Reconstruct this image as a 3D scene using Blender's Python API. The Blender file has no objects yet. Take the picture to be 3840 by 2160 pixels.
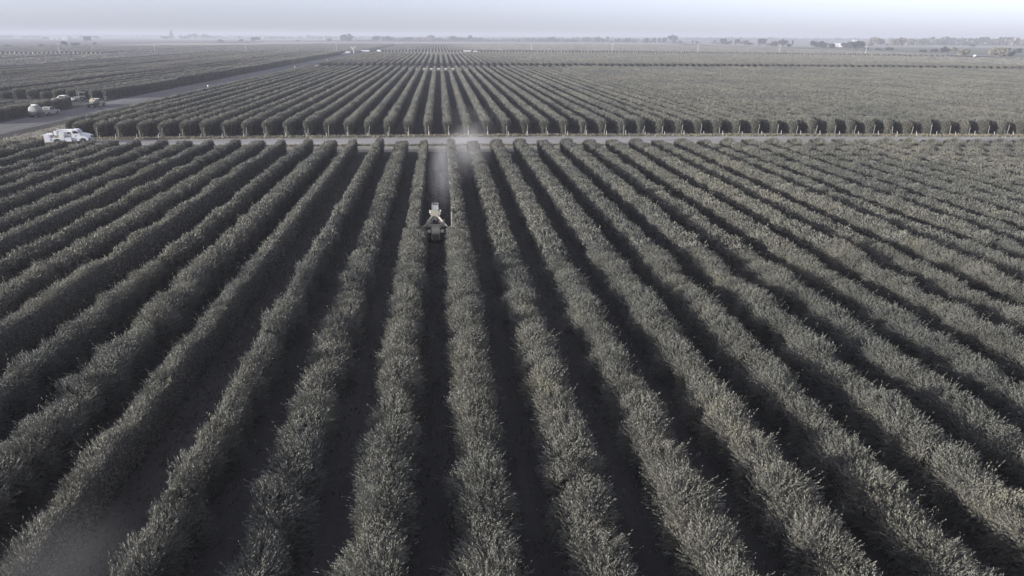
import bpy, bmesh, math, random
import numpy as np
from mathutils import Matrix, Vector
random.seed(7); RNG = np.random.default_rng(11)
SC = bpy.context.scene
COL = SC.collection
R = math.radians

# ------------------------------------------------------------------ camera, sky, sun, exposure
EYE = 18.2
YAW, PITCH, ROLL = R(5.75), math.atan(946 / 2595), math.atan(16 / 3840)
fwd = Vector((math.sin(YAW) * math.cos(PITCH), math.cos(YAW) * math.cos(PITCH), -math.sin(PITCH)))
rgt = Vector((math.cos(YAW), -math.sin(YAW), 0)); upv = rgt.cross(fwd)
r2 = rgt * math.cos(ROLL) + upv * math.sin(ROLL); u2 = upv * math.cos(ROLL) - rgt * math.sin(ROLL)
cam = bpy.data.cameras.new('camera'); co = bpy.data.objects.new('camera', cam); COL.objects.link(co)
M = Matrix((r2, u2, -fwd)).transposed().to_4x4(); M.translation = (0, 0, EYE); co.matrix_world = M
cam.sensor_width = 36; cam.lens = 2595 / 3840 * 36; cam.clip_start = 0.5; cam.clip_end = 30000
SC.camera = co

SUN_EL = R(9.5); SUN_TRAVEL = Vector((0.955, 0.3, 0)).normalized()
wd = bpy.data.worlds.new('World'); SC.world = wd; wd.use_nodes = True
wn = wd.node_tree.nodes; wl = wd.node_tree.links
sky = wn.new('ShaderNodeTexSky'); sky.sky_type = 'NISHITA'; sky.sun_disc = False
sky.sun_elevation = SUN_EL; sky.sun_rotation = math.atan2(-SUN_TRAVEL.x, -SUN_TRAVEL.y)
sky.air_density = 1.0; sky.dust_density = 0.2; sky.ozone_density = 8.0; sky.altitude = 0
hs = wn.new('ShaderNodeHueSaturation'); hs.inputs['Saturation'].default_value = 0.22
tint = wn.new('ShaderNodeMix'); tint.data_type = 'RGBA'; tint.blend_type = 'MULTIPLY'; tint.inputs[0].default_value = 1; tint.inputs[7].default_value = (1.0, 0.975, 1.06, 1)
wl.new(sky.outputs[0], hs.inputs['Color']); wl.new(hs.outputs[0], tint.inputs[6]); wl.new(tint.outputs[2], wn['Background'].inputs[0])
wn['Background'].inputs[1].default_value = 0.138
sl = bpy.data.lights.new('sun', 'SUN'); so = bpy.data.objects.new('sun', sl); COL.objects.link(so)
sl.energy = 5.0; sl.angle = R(0.6); sl.color = (1.0, 0.965, 0.915)
d = Vector((SUN_TRAVEL.x * math.cos(SUN_EL), SUN_TRAVEL.y * math.cos(SUN_EL), -math.sin(SUN_EL)))
so.rotation_euler = d.to_track_quat('-Z', 'Y').to_euler(); so.location = (-60, -30, 60)
SC.view_settings.view_transform = 'Standard'; SC.view_settings.look = 'None'
SC.view_settings.exposure = 1.22; SC.view_settings.gamma = 1
SC.render.engine = 'CYCLES'
cy = SC.cycles
cy.use_denoising = True
try: cy.denoiser = 'OPENIMAGEDENOISE'
except Exception: pass
cy.max_bounces = 5; cy.diffuse_bounces = 3; cy.glossy_bounces = 2; cy.transmission_bounces = 2; cy.volume_bounces = 1
cy.volume_step_rate = 1.5; cy.volume_max_steps = 128

# ------------------------------------------------------------------ materials
def mat(name, col, rough=0.7, metal=0.0, build=None, spec=0.3):
    m = bpy.data.materials.new(name); m.use_nodes = True
    p = m.node_tree.nodes['Principled BSDF']
    p.inputs['Base Color'].default_value = (*col, 1); p.inputs['Roughness'].default_value = rough
    p.inputs['Metallic'].default_value = metal; p.inputs['Specular IOR Level'].default_value = spec
    if build: build(m.node_tree.nodes, m.node_tree.links, p)
    return m
def ramp(n, stops):
    r = n.new('ShaderNodeValToRGB'); e = r.color_ramp.elements
    while len(e) > 1: e.remove(e[-1])
    e[0].position, e[0].color = stops[0][0], (*stops[0][1], 1)
    for p, c in stops[1:]:
        x = e.new(p); x.color = (*c, 1)
    return r
def noise(n, l, scale, detail=4, rough=0.55, obj=False, vec=None, sc3=None):
    t = n.new('ShaderNodeTexNoise'); t.inputs['Scale'].default_value = scale
    t.inputs['Detail'].default_value = detail; t.inputs['Roughness'].default_value = rough
    if vec is None:
        if obj:
            vec = n.new('ShaderNodeTexCoord').outputs['Object']
        else:
            vec = n.new('ShaderNodeNewGeometry').outputs['Position']
    if sc3:
        mp = n.new('ShaderNodeMapping'); mp.inputs['Scale'].default_value = sc3
        l.new(vec, mp.inputs['Vector']); vec = mp.outputs[0]
    l.new(vec, t.inputs['Vector'])
    return t
def mixc(n, l, fac, a, b, mode='MIX'):
    x = n.new('ShaderNodeMix'); x.data_type = 'RGBA'; x.blend_type = mode
    for s, v in ((0, fac), (6, a), (7, b)):
        if hasattr(v, 'links'): l.new(v, x.inputs[s])
        elif s == 0: x.inputs[0].default_value = v
        else: x.inputs[s].default_value = (*v, 1)
    return x.outputs[2]
def bump(n, l, p, src, strength=0.5, dist=0.05):
    b = n.new('ShaderNodeBump'); b.inputs['Strength'].default_value = strength; b.inputs['Distance'].default_value = dist
    l.new(src, b.inputs['Height']); l.new(b.outputs[0], p.inputs['Normal'])

def foliage_mat(name, dark, mid, pale, attr=False):
    def b(n, l, p):
        g = n.new('ShaderNodeNewGeometry')
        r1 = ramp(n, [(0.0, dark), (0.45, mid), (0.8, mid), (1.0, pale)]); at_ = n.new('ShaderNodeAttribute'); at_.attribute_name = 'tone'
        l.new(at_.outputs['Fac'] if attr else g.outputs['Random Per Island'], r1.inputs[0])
        t = noise(n, l, 0.35, 3, vec=g.outputs['Position'])
        r2_ = ramp(n, [(0.3, (0.80, 0.80, 0.80)), (0.55, (1, 1, 1)), (0.75, (1.2, 1.17, 1.06))]); l.new(t.outputs[0], r2_.inputs[0])
        c = mixc(n, l, 1.0, r1.outputs[0], r2_.outputs[0], 'MULTIPLY')
        t2 = noise(n, l, 0.045, 2, vec=g.outputs['Position'])
        r3 = ramp(n, [(0.35, (0.82, 0.84, 0.84)), (0.65, (1.16, 1.13, 1.04))]); l.new(t2.outputs[0], r3.inputs[0])
        c = mixc(n, l, 1.0, c, r3.outputs[0], 'MULTIPLY')
        l.new(c, p.inputs['Base Color'])
        p.inputs['Roughness'].default_value = 0.55
        tr = n.new('ShaderNodeBsdfTranslucent'); l.new(c, tr.inputs['Color'])
        ms = n.new('ShaderNodeMixShader'); ms.inputs[0].default_value = 0.18
        l.new(p.outputs[0], ms.inputs[1]); l.new(tr.outputs[0], ms.inputs[2])
        l.new(ms.outputs[0], n['Material Output'].inputs['Surface'])
    return mat(name, mid, build=b)
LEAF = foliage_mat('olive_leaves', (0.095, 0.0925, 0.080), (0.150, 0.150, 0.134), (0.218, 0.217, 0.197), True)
CORE = mat('dark_hedge_core', (0.045, 0.043, 0.037), 0.9)  # opaque dark core added inside the hedges to stop light leaking through
FARLEAF = foliage_mat('olive_foliage_mass', (0.135, 0.1315, 0.115), (0.165, 0.161, 0.142), (0.20, 0.196, 0.174))
TREE_D = foliage_mat('tree_leaves_dark', (0.022, 0.024, 0.022), (0.042, 0.044, 0.038), (0.07, 0.07, 0.058))
TREE_P = foliage_mat('tree_leaves_pale', (0.13, 0.125, 0.10), (0.19, 0.182, 0.145), (0.25, 0.235, 0.19))
LITTER = foliage_mat('prunings', (0.10, 0.096, 0.084), (0.15, 0.145, 0.127), (0.22, 0.21, 0.185))
WEED = foliage_mat('dry_weeds', (0.11, 0.10, 0.075), (0.19, 0.175, 0.135), (0.30, 0.28, 0.22))

def dirt(name, a, b_, c, fine=3.0, bstr=0.5, streak=None):
    def b(n, l, p):
        t1 = noise(n, l, 0.11, 5, 0.6, sc3=streak); t2 = noise(n, l, fine, 4, 0.65); t3 = noise(n, l, 0.9, 5, 0.6, sc3=streak)
        r = ramp(n, [(0.3, a), (0.52, b_), (0.72, c)]); l.new(t1.outputs[0], r.inputs[0])
        r2_ = ramp(n, [(0.25, (0.75, 0.75, 0.76)), (0.6, (1.05, 1.05, 1.05)), (0.8, (1.2, 1.19, 1.17))]); l.new(t3.outputs[0], r2_.inputs[0])
        r3 = ramp(n, [(0.3, (0.86, 0.86, 0.86)), (0.7, (1.1, 1.1, 1.1))]); l.new(t2.outputs[0], r3.inputs[0])
        x = mixc(n, l, 1.0, r.outputs[0], r2_.outputs[0], 'MULTIPLY'); x = mixc(n, l, 1.0, x, r3.outputs[0], 'MULTIPLY')
        l.new(x, p.inputs['Base Color']); bump(n, l, p, t2.outputs[0], bstr, 0.06)
    return mat(name, b_, 0.95, build=b, spec=0.1)
SOIL = dirt('orchard_soil', (0.05, 0.049, 0.046), (0.07, 0.068, 0.063), (0.10, 0.096, 0.09), 3.0, 0.8, (1.3, 0.15, 1))
GRAVEL = dirt('pale_gravel', (0.22, 0.213, 0.20), (0.31, 0.30, 0.285), (0.40, 0.388, 0.37), 4.0, 0.35, (0.25, 1.6, 1))
VERGE = dirt('dry_verge', (0.17, 0.16, 0.13), (0.235, 0.22, 0.18), (0.30, 0.28, 0.235), 5.0, 0.8)
TRACK = dirt('farm_track', (0.12, 0.118, 0.112), (0.155, 0.152, 0.146), (0.20, 0.197, 0.19), 3.0, 0.4, (1.6, 0.2, 1))
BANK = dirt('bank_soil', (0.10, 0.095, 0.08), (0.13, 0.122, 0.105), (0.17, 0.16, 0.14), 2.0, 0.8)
def field(name, a, b_): return dirt(name, a, tuple((x + y) / 2 for x, y in zip(a, b_)), b_, 0.4, 0.2, (0.05, 0.6, 1))
FIELDS = [field('field_grey', (0.15, 0.145, 0.145), (0.20, 0.19, 0.185)), field('field_tan', (0.26, 0.24, 0.205), (0.34, 0.315, 0.27)),
          field('field_brown', (0.115, 0.11, 0.11), (0.16, 0.15, 0.145)), field('field_green', (0.13, 0.135, 0.10), (0.18, 0.18, 0.14))]

def paint(name, col, rough=0.35, dirtc=(0.30, 0.28, 0.25), amt=0.35):
    def b(n, l, p):
        t = noise(n, l, 2.2, 6, 0.65, obj=True)
        r = ramp(n, [(0.42, (0, 0, 0)), (0.75, (amt, amt, amt))]); l.new(t.outputs[0], r.inputs[0])
        l.new(mixc(n, l, r.outputs[0], col, dirtc), p.inputs['Base Color'])
        r2_ = ramp(n, [(0.3, (rough,) * 3), (0.8, (0.75,) * 3)]); l.new(t.outputs[0], r2_.inputs[0]); l.new(r2_.outputs[0], p.inputs['Roughness'])
    return mat(name, col, rough, build=b, spec=0.4)
WHITE = paint('white_paint', (0.80, 0.80, 0.81), amt=0.22)
DIMMED = paint('dimmed_white_paint', (0.29, 0.285, 0.28), 0.6, amt=0.6)  # dusty white darkened: hedge shade on the parked vehicles put into the colour
DIMMED_TANK = paint('dimmed_tank_paint', (0.19, 0.19, 0.19), 0.6, amt=0.6)  # darker again for the tank, its shade painted into the base colour
OFFW = paint('dusty_white_paint', (0.55, 0.54, 0.53), 0.5, amt=0.5)
TAN = paint('dusty_tan_steel', (0.27, 0.255, 0.215), 0.6, (0.35, 0.31, 0.24), 0.6)
OLIVE = paint('dusty_olive_steel', (0.40, 0.38, 0.30), 0.6, (0.33, 0.30, 0.24), 0.6)
DARKST = paint('dark_steel', (0.06, 0.06, 0.062), 0.5, (0.2, 0.18, 0.16), 0.4)
GREYST = paint('grey_steel', (0.30, 0.30, 0.31), 0.45, (0.3, 0.28, 0.25), 0.4)
YELLOW = paint('dull_yellow', (0.40, 0.34, 0.16), 0.55, (0.3, 0.27, 0.22), 0.5)
RUBBER = paint('rubber', (0.035, 0.035, 0.036), 0.85, (0.2, 0.19, 0.17), 0.5)
GLASS = mat('dark_glass', (0.03, 0.035, 0.04), 0.08, spec=0.6)
PALEGLASS = mat('dusty_screen', (0.30, 0.31, 0.34), 0.25, spec=0.5)
LAMP = mat('lamp_lens', (0.55, 0.50, 0.42), 0.2)
def woodb(n, l, p):
    t = noise(n, l, 6, 5, 0.6, obj=True, sc3=(3, 3, 0.3))
    r = ramp(n, [(0.3, (0.20, 0.175, 0.14)), (0.7, (0.36, 0.33, 0.28))]); l.new(t.outputs[0], r.inputs[0]); l.new(r.outputs[0], p.inputs['Base Color'])
POSTM = mat('pale_post_wood', (0.28, 0.27, 0.245), 0.85)
WOOD = mat('weathered_wood', (0.3, 0.27, 0.22), 0.85, build=woodb)
BARK = mat('bark', (0.11, 0.095, 0.08), 0.9)
PALEBARK = mat('pale_dead_wood', (0.50, 0.47, 0.43), 0.85)
ROOFM = mat('metal_roof', (0.6, 0.6, 0.61), 0.5)
WALLM = mat('shed_wall', (0.62, 0.60, 0.57), 0.8)
INK = mat('printed_grey', (0.33, 0.33, 0.34), 0.6)

# ------------------------------------------------------------------ helpers
def link(o, parent=None):
    COL.objects.link(o)
    if parent is not None: o.parent = parent
    return o
def tag(o, label=None, cat=None, group=None, kind=None):
    for k, v in (('label', label), ('category', cat), ('group', group), ('kind', kind)):
        if v: o[k] = v
    return o
def empty(name, loc=(0, 0, 0), rz=0.0):
    o = link(bpy.data.objects.new(name, None)); o.location = loc; o.rotation_euler = (0, 0, rz); o.empty_display_size = 0.3
    return o
def mesh_np(name, verts, faces4, mats, smooth=False, face_mat=None):
    me = bpy.data.meshes.new(name)
    v = np.asarray(verts, dtype=np.float32); f = np.asarray(faces4, dtype=np.int32)
    me.vertices.add(len(v)); me.vertices.foreach_set('co', v.ravel())
    me.loops.add(f.size); me.loops.foreach_set('vertex_index', f.ravel())
    me.polygons.add(len(f)); me.polygons.foreach_set('loop_start', np.arange(len(f), dtype=np.int32) * f.shape[1])
    try: me.polygons.foreach_set('loop_total', np.full(len(f), f.shape[1], dtype=np.int32))
    except Exception: pass
    for m in mats: me.materials.append(m)
    if face_mat is not None: me.polygons.foreach_set('material_index', np.asarray(face_mat, dtype=np.int32))
    if smooth: me.polygons.foreach_set('use_smooth', np.ones(len(f), dtype=bool))
    me.update(calc_edges=True); me.validate()
    return me
class B:
    """collects shapes; build() makes one mesh object"""
    def __init__(s): s.bm = bmesh.new()
    def box(s, x0, x1, y0, y1, z0, z1, bev=0.0, taper=None):
        g = bmesh.ops.create_cube(s.bm, size=1)['verts']
        for v in g:
            v.co = Vector(((x0 + x1) / 2 + v.co.x * (x1 - x0), (y0 + y1) / 2 + v.co.y * (y1 - y0), (z0 + z1) / 2 + v.co.z * (z1 - z0)))
        if bev:
            es = {e for v in g for e in v.link_edges}
            bmesh.ops.bevel(s.bm, geom=list(es), offset=bev, segments=2, affect='EDGES', clamp_overlap=True)
        return s
    def prism(s, pts, y0, y1, bev=0.0):
        """side outline (x,z) extruded over y"""
        a = [s.bm.verts.new((x, y0, z)) for x, z in pts]; b = [s.bm.verts.new((x, y1, z)) for x, z in pts]
        n = len(pts); fs = [s.bm.faces.new(a), s.bm.faces.new(list(reversed(b)))]
        for i in range(n): fs.append(s.bm.faces.new((a[i], b[i], b[(i + 1) % n], a[(i + 1) % n])))
        if bev:
            es = {e for f in fs for e in f.edges}
            bmesh.ops.bevel(s.bm, geom=list(es), offset=bev, segments=2, affect='EDGES', clamp_overlap=True)
        return s
    def tube(s, p, q, r, r2=None, n=10):
        p, q = Vector(p), Vector(q); d = q - p
        g = bmesh.ops.create_cone(s.bm, cap_ends=True, segments=n, radius1=r, radius2=r if r2 is None else r2, depth=d.length)['verts']
        m = d.to_track_quat('Z', 'Y').to_matrix().to_4x4(); m.translation = (p + q) / 2
        bmesh.ops.transform(s.bm, matrix=m, verts=g); return s
    def lathe(s, prof, centre, axis='y', n=20):
        """prof: (offset along axis, radius)"""
        rings = []
        for o, r in prof:
            ring = []
            for k in range(n):
                a = 2 * math.pi * k / n; c, q = r * math.cos(a), r * math.sin(a)
                if axis == 'y': co_ = (centre[0] + c, centre[1] + o, centre[2] + q)
                elif axis == 'x': co_ = (centre[0] + o, centre[1] + c, centre[2] + q)
                else: co_ = (centre[0] + c, centre[1] + q, centre[2] + o)
                ring.append(s.bm.verts.new(co_))
            rings.append(ring)
        for a, b in zip(rings, rings[1:]):
            for k in range(n): s.bm.faces.new((a[k], a[(k + 1) % n], b[(k + 1) % n], b[k]))
        s.bm.faces.new(rings[0]); s.bm.faces.new(list(reversed(rings[-1]))); return s
    def ball(s, c, r, sub=2, sc=(1, 1, 1)):
        g = bmesh.ops.create_icosphere(s.bm, subdivisions=sub, radius=r)['verts']
        for v in g: v.co = Vector((v.co.x * sc[0] + c[0], v.co.y * sc[1] + c[1], v.co.z * sc[2] + c[2]))
        return s
    def mesh(s, name, m):
        bmesh.ops.recalc_face_normals(s.bm, faces=s.bm.faces[:])
        me = bpy.data.meshes.new(name); s.bm.to_mesh(me); s.bm.free(); me.materials.append(m); return me
    def build(s, name, m, parent=None):
        return link(bpy.data.objects.new(name, s.mesh(name, m)), parent)
def copy_tree(o, parent=None):
    c = o.copy(); COL.objects.link(c)
    if parent is not None: c.parent = parent
    for ch in list(o.children): copy_tree(ch, c)
    return c
UN = 'first second third fourth fifth sixth seventh eighth ninth tenth eleventh twelfth thirteenth fourteenth fifteenth sixteenth seventeenth eighteenth nineteenth'.split()
TE = 'twenty thirty forty fifty sixty seventy eighty ninety'.split()
def nth(n):
    if n < 20: return UN[n - 1]
    if n >= 100: return 'hundred-and-' + nth(n - 100) if n > 100 else 'hundredth'
    t, u = divmod(n, 10)
    if u == 0: return TE[t - 2][:-1] + 'ieth'
    return TE[t - 2] + '-' + UN[u - 1]

# ------------------------------------------------------------------ the setting
PITCHX = 3.8
def row_x(i): return -2.67 + PITCHX * i
def front_end(x): return float(np.interp(x, [-80, -40, 0, 60, 110], [119, 117.3, 115.6, 112.5, 108.5]))
def rear_start(x): return float(np.interp(x, [-80, 9, 62, 112, 160], [137.6, 137.2, 134, 129.6, 125]))
def rear_end(x): return float(np.interp(x, [-80, 40, 210, 355, 500], [398, 398, 386, 351, 310]))
def third_start(x): return rear_end(x) + 42
def third_end(x): return float(np.interp(x, [-80, 92, 171, 252, 372, 453, 580], [719, 731, 717, 696, 634, 585, 520]))
def fourth_start(x): return float(np.interp(x, [-80, 0, 109, 200, 289, 364, 440, 580], [852, 856, 858, 832, 792, 748, 700, 600]))
def sheet(name, pts, z, m, kind='structure', sub=None):
    bm = bmesh.new(); bm.faces.new([bm.verts.new((x, y, z)) for x, y in pts])
    me = bpy.data.meshes.new(name); bm.to_mesh(me); bm.free(); me.materials.append(m)
    o = link(bpy.data.objects.new(name, me)); o['kind'] = kind; return o
sheet('ground', [(-6500, -6500), (6500, -6500), (6500, 6500), (-6500, 6500)], 0, SOIL)
def strip(name, f0, f1, xs, z, m):
    bm = bmesh.new()
    a = [bm.verts.new((x, f0(x), z)) for x in xs]; b = [bm.verts.new((x, f1(x), z)) for x in xs]
    for i in range(len(xs) - 1): bm.faces.new((a[i], a[i + 1], b[i + 1], b[i]))
    me = bpy.data.meshes.new(name); bm.to_mesh(me); bm.free(); me.materials.append(m)
    o = link(bpy.data.objects.new(name, me)); o['kind'] = 'structure'; return o
xs = [-76, -60, -40, -20, 0, 20, 40, 60, 85, 112, 140, 170]
strip('verge', lambda x: front_end(x) + 1, lambda x: rear_start(x) + 1.2, xs, 0.004, VERGE)
strip('gravel_road', lambda x: front_end(x) + 9.0, lambda x: rear_start(x) - 3.2, xs, 0.012, GRAVEL)
strip('farm_track', lambda x: rear_end(x) + 3, lambda x: third_start(x) - 3, [-74, 0, 40, 120, 210, 300, 355, 420, 500, 560], 0.006, VERGE)
strip('dirt_track', lambda x: third_end(x) + 5, lambda x: fourth_start(x) - 6, [-84, 0, 92, 171, 252, 372, 453, 560], 0.006, VERGE)
# the raised track along the left block, height made up so the bank's shade stands in for a dark ditch
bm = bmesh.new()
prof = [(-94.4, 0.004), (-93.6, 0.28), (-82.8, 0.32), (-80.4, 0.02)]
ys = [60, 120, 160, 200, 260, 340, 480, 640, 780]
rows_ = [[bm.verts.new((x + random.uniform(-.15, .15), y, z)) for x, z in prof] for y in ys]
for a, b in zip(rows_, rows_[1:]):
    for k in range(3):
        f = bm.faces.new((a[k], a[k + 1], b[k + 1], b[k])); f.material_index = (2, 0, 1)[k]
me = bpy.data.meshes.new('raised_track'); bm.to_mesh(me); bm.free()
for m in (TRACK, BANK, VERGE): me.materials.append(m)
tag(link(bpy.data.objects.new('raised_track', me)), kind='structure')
sheet('apron', [(-80.5, 60), (-73.5, 60), (-73.5, 780), (-80.5, 780)], 0.004, VERGE)
sheet('side_road', [(574, 480), (590, 480), (594, 1400), (740, 2150), (715, 2150), (576, 1400)], 0.006, GRAVEL)
for k, (pts, m) in enumerate([
        ([(-2400, 1060), (-480, 1230), (-560, 1950), (-2400, 1980)], 2), ([(-2400, 1990), (-560, 1960), (-430, 2600), (-2600, 3000)], 0),
        ([(-430, 1600), (560, 1600), (700, 2300), (-480, 2150)], 1), ([(-560, 1240), (-240, 1560), (-250, 1840), (-600, 1700)], 1),
        ([(-2600, 3020), (-420, 2620), (-300, 5800), (-4000, 5800)], 1), ([(592, 640), (1400, 640), (1700, 1300), (600, 1300)], 3),
        ([(600, 1320), (1700, 1320), (1900, 2200), (740, 2200)], 1), ([(-280, 2450), (760, 2350), (1500, 5600), (-250, 5600)], 3),
        ([(780, 2250), (2600, 2250), (4200, 5600), (1520, 5600)], 0)]):
    sheet('field', pts, 0.004 + 0.004 * k, FIELDS[m])

# ------------------------------------------------------------------ hedge foliage
FUZZ = [(-0.34, 0.15), (-0.50, 0.6), (-0.64, 1.15), (-0.72, 1.65), (-0.52, 2.04), (0.0, 2.16), (0.52, 2.04), (0.72, 1.65), (0.64, 1.15), (0.50, 0.6), (0.34, 0.15)]
CUTP = [(-0.34, 0.15), (-0.50, 0.6), (-0.64, 1.15), (-0.72, 1.65), (-0.54, 2.05), (-0.1, 2.18), (0.2, 2.2), (0.29, 2.14), (0.31, 1.5), (0.31, 0.8), (0.27, 0.2)]
FULL = [(-0.40, 0.15), (-0.60, 0.6), (-0.78, 1.2), (-0.88, 1.72), (-0.76, 2.04), (0.0, 2.16), (0.76, 2.04), (0.88, 1.72), (0.78, 1.2), (0.60, 0.6), (0.40, 0.15)]
BOXY = [(-0.40, 0.15), (-0.58, 0.6), (-0.74, 1.2), (-0.84, 1.72), (-0.64, 2.08), (0.0, 2.24), (0.64, 2.08), (0.84, 1.72), (0.74, 1.2), (0.58, 0.6), (0.40, 0.15)]
def hedge_mesh(name, L, shoots, leaves, ll, lw, cut=0, cap=False, seed=0, ring=0.5, sl=(0.15, 0.42), leafmat=None, coremat=None, amp=0.085, inset=0.16, tv_=1.0, prof=None):
    g = np.random.default_rng(seed)
    P = np.array(CUTP if cut else (prof or FUZZ))
    seg = np.diff(P, axis=0); sl_ = np.hypot(seg[:, 0], seg[:, 1]); cum = np.r_[0, np.cumsum(sl_)]
    tang = seg / sl_[:, None]; nrm_seg = np.stack([-tang[:, 1], tang[:, 0]], 1)      # outward for this winding
    tv = np.zeros_like(P); tv[:-1] += nrm_seg; tv[1:] += nrm_seg; tv /= np.linalg.norm(tv, axis=1)[:, None]
    fr = g.uniform(0.5, 4.2, 8); ph = g.uniform(0, 6.28, 8); ks = g.uniform(-3, 3, 8); aw = amp * g.uniform(0.3, 1, 8) / np.sqrt(fr)
    def disp(y, s):
        return sum(a * np.sin(f * y + k * s + p) for a, f, k, p in zip(aw, fr, ks, ph))
    def taper(y):
        if not cap: return np.ones_like(y)
        return np.clip(0.35 + 0.65 * np.sqrt(np.clip(y / 0.9, 0, 1)), 0, 1)
    V = []; F = []; FM = []
    # core
    ny = max(2, int(L / ring) + 1); yy = np.linspace(0.0 if not cap else 0.15, L, ny)
    cs = cum; nv = 0
    cor = np.zeros((ny, len(P), 3))
    for j in range(len(P)):
        iscut = cut and j >= 6
        dd = disp(yy, cs[j]) * (0.15 if iscut else 1.0) - (0.05 if iscut else inset)
        tp = taper(yy)
        cor[:, j, 0] = (P[j, 0] + tv[j, 0] * dd) * tp; cor[:, j, 1] = yy; cor[:, j, 2] = np.maximum((P[j, 1] + tv[j, 1] * dd) * (0.55 + 0.45 * tp), 0.02)
    V.append(cor.reshape(-1, 3)); n = len(P)
    ii = np.arange(ny - 1)[:, None] * n; jj = np.arange(n - 1)[None, :]
    q = np.stack([ii + jj, ii + jj + 1, ii + jj + n + 1, ii + jj + n], -1).reshape(-1, 4); F.append(q)
    for rr in (0, ny - 1):       # close both ends with quads across the section
        o = rr * n
        F.append(np.array([[o + k, o + k + 1, o + n - 2 - k, o + n - 1 - k] for k in range(n // 2 - 1)] + [[o + 4, o + 5, o + 6, o + 6 - 0]])[:-1])
        F.append(np.array([[o + n // 2 - 1, o + n // 2, o + n // 2 + 1, o + n // 2 + 1]])[:0])
    nc = sum(len(x) for x in F); FM.append(np.ones(nc, int)); base = len(V[0])
    # shoots
    N = int(shoots * L)
    s = g.uniform(0, cum[-1], N); y = g.uniform(0, L, N)
    k = np.clip(np.searchsorted(cum, s) - 1, 0, len(seg) - 1); u = (s - cum[k]) / sl_[k]
    px = P[k, 0] + seg[k, 0] * u; pz = P[k, 1] + seg[k, 1] * u
    nx = tv[k, 0] * (1 - u) + tv[k + 1, 0] * u; nz = tv[k, 1] * (1 - u) + tv[k + 1, 1] * u
    iscut = (s > cum[6] + 0.04) if cut else np.zeros(N, bool)
    dd = disp(y, s) * np.where(iscut, 0.15, 1.0)
    tp = taper(y)
    px = (px + nx * dd) * tp; pz = (pz + nz * dd) * (0.55 + 0.45 * tp)
    nrm = np.stack([nx, np.zeros(N), nz], 1)
    if cap:
        Ne = int(shoots * 2.2)
        t = g.uniform(0, 1, Ne) ** 0.6; a = g.integers(0, len(P), Ne)
        ex = P[a, 0] * t * 0.8; ez = 1.2 + (P[a, 1] - 1.2) * t * 0.92; ey = 0.25 + 0.6 * t ** 3 - 0.3 * g.uniform(0, 1, Ne)
        px = np.r_[px, ex]; pz = np.r_[pz, ez]; y = np.r_[y, ey]; iscut = np.r_[iscut, np.zeros(Ne, bool)]
        nrm = np.r_[nrm, np.stack([0.35 * P[a, 0], -np.ones(Ne), 0.0 * t], 1)]; N += Ne
    base_p = np.stack([px, y, np.maximum(pz, 0.06)], 1) - nrm * (0.16 * g.uniform(0, 1, (N, 1)))
    # clumps of shoots share a lean so the surface reads as tufts
    lean = np.stack([np.sin(2.1 * y + 1.7 * px + seed), np.sin(1.6 * y - 2.3 * pz + 2 * seed), np.zeros(N)], 1) * 0.45
    up = np.array([0, 0, 1.0])
    D = nrm * g.uniform(0.35, 0.95, (N, 1)) + up * g.uniform(0.25, 0.95, (N, 1)) + lean + g.normal(0, 0.28, (N, 3))
    low = (pz < 0.9)[:, None]; D = np.where(low, D - up * 0.5, D)
    D /= np.linalg.norm(D, axis=1)[:, None]
    Ls = g.uniform(sl[0], sl[1], N) * np.where(g.uniform(0, 1, N) > 0.97, 1.9, 1.0)
    Ls = np.where(iscut, 0.07, Ls)
    D = np.where(iscut[:, None], g.normal(0, 0.6, (N, 3)) + up * 0.7 + nrm * 0.2, D); D /= np.linalg.norm(D, axis=1)[:, None]
    kk = leaves
    fr_ = (np.arange(kk) + g.uniform(0.1, 0.9, (N, kk))) / kk
    C = base_p[:, None, :] + D[:, None, :] * (Ls[:, None, None] * fr_[..., None])
    rad = g.normal(0, 1, (N, kk, 3)); rad -= (rad * D[:, None, :]).sum(-1, keepdims=True) * D[:, None, :]; rad /= np.linalg.norm(rad, axis=-1, keepdims=True) + 1e-6
    A = D[:, None, :] * g.uniform(0.8, 1.2, (N, kk, 1)) + rad * g.uniform(0.2, 0.6, (N, kk, 1)); A /= np.linalg.norm(A, axis=-1, keepdims=True)
    S = np.cross(A, D[:, None, :] + 0.35 * g.normal(0, 1, (N, kk, 3))); S /= np.linalg.norm(S, axis=-1, keepdims=True) + 1e-6
    sz = g.uniform(0.7, 1.3, (N, kk, 1)); A = A * ll * sz; S = S * lw * 0.5 * sz
    quad = np.stack([C, C + A * 0.5 + S, C + A, C + A * 0.5 - S], 2).reshape(-1, 3)
    quad[:, 2] = np.maximum(quad[:, 2], 0.01)
    V.append(quad); nq = N * kk
    F.append(base + np.arange(nq * 4).reshape(-1, 4)); FM.append(np.zeros(nq, int))
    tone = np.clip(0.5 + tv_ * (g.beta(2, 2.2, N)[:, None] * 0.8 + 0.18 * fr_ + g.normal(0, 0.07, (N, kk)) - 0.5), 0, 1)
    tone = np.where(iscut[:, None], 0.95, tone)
    me = mesh_np(name, np.concatenate(V), np.concatenate(F), [leafmat or LEAF, coremat or CORE], face_mat=np.concatenate(FM))
    at = me.attributes.new('tone', 'FLOAT', 'POINT')
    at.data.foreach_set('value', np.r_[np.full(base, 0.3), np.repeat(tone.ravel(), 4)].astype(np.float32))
    return me
HA = [hedge_mesh('hedge_foliage', 5, 640, 10, 0.10, 0.026, seed=10 + i, amp=0.13, sl=(0.22, 0.52)) for i in range(5)]
HAC = [hedge_mesh('hedge_foliage_cut', 5, 640, 10, 0.10, 0.026, cut=1, seed=30 + i, amp=0.13, sl=(0.22, 0.52)) for i in range(3)]
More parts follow.
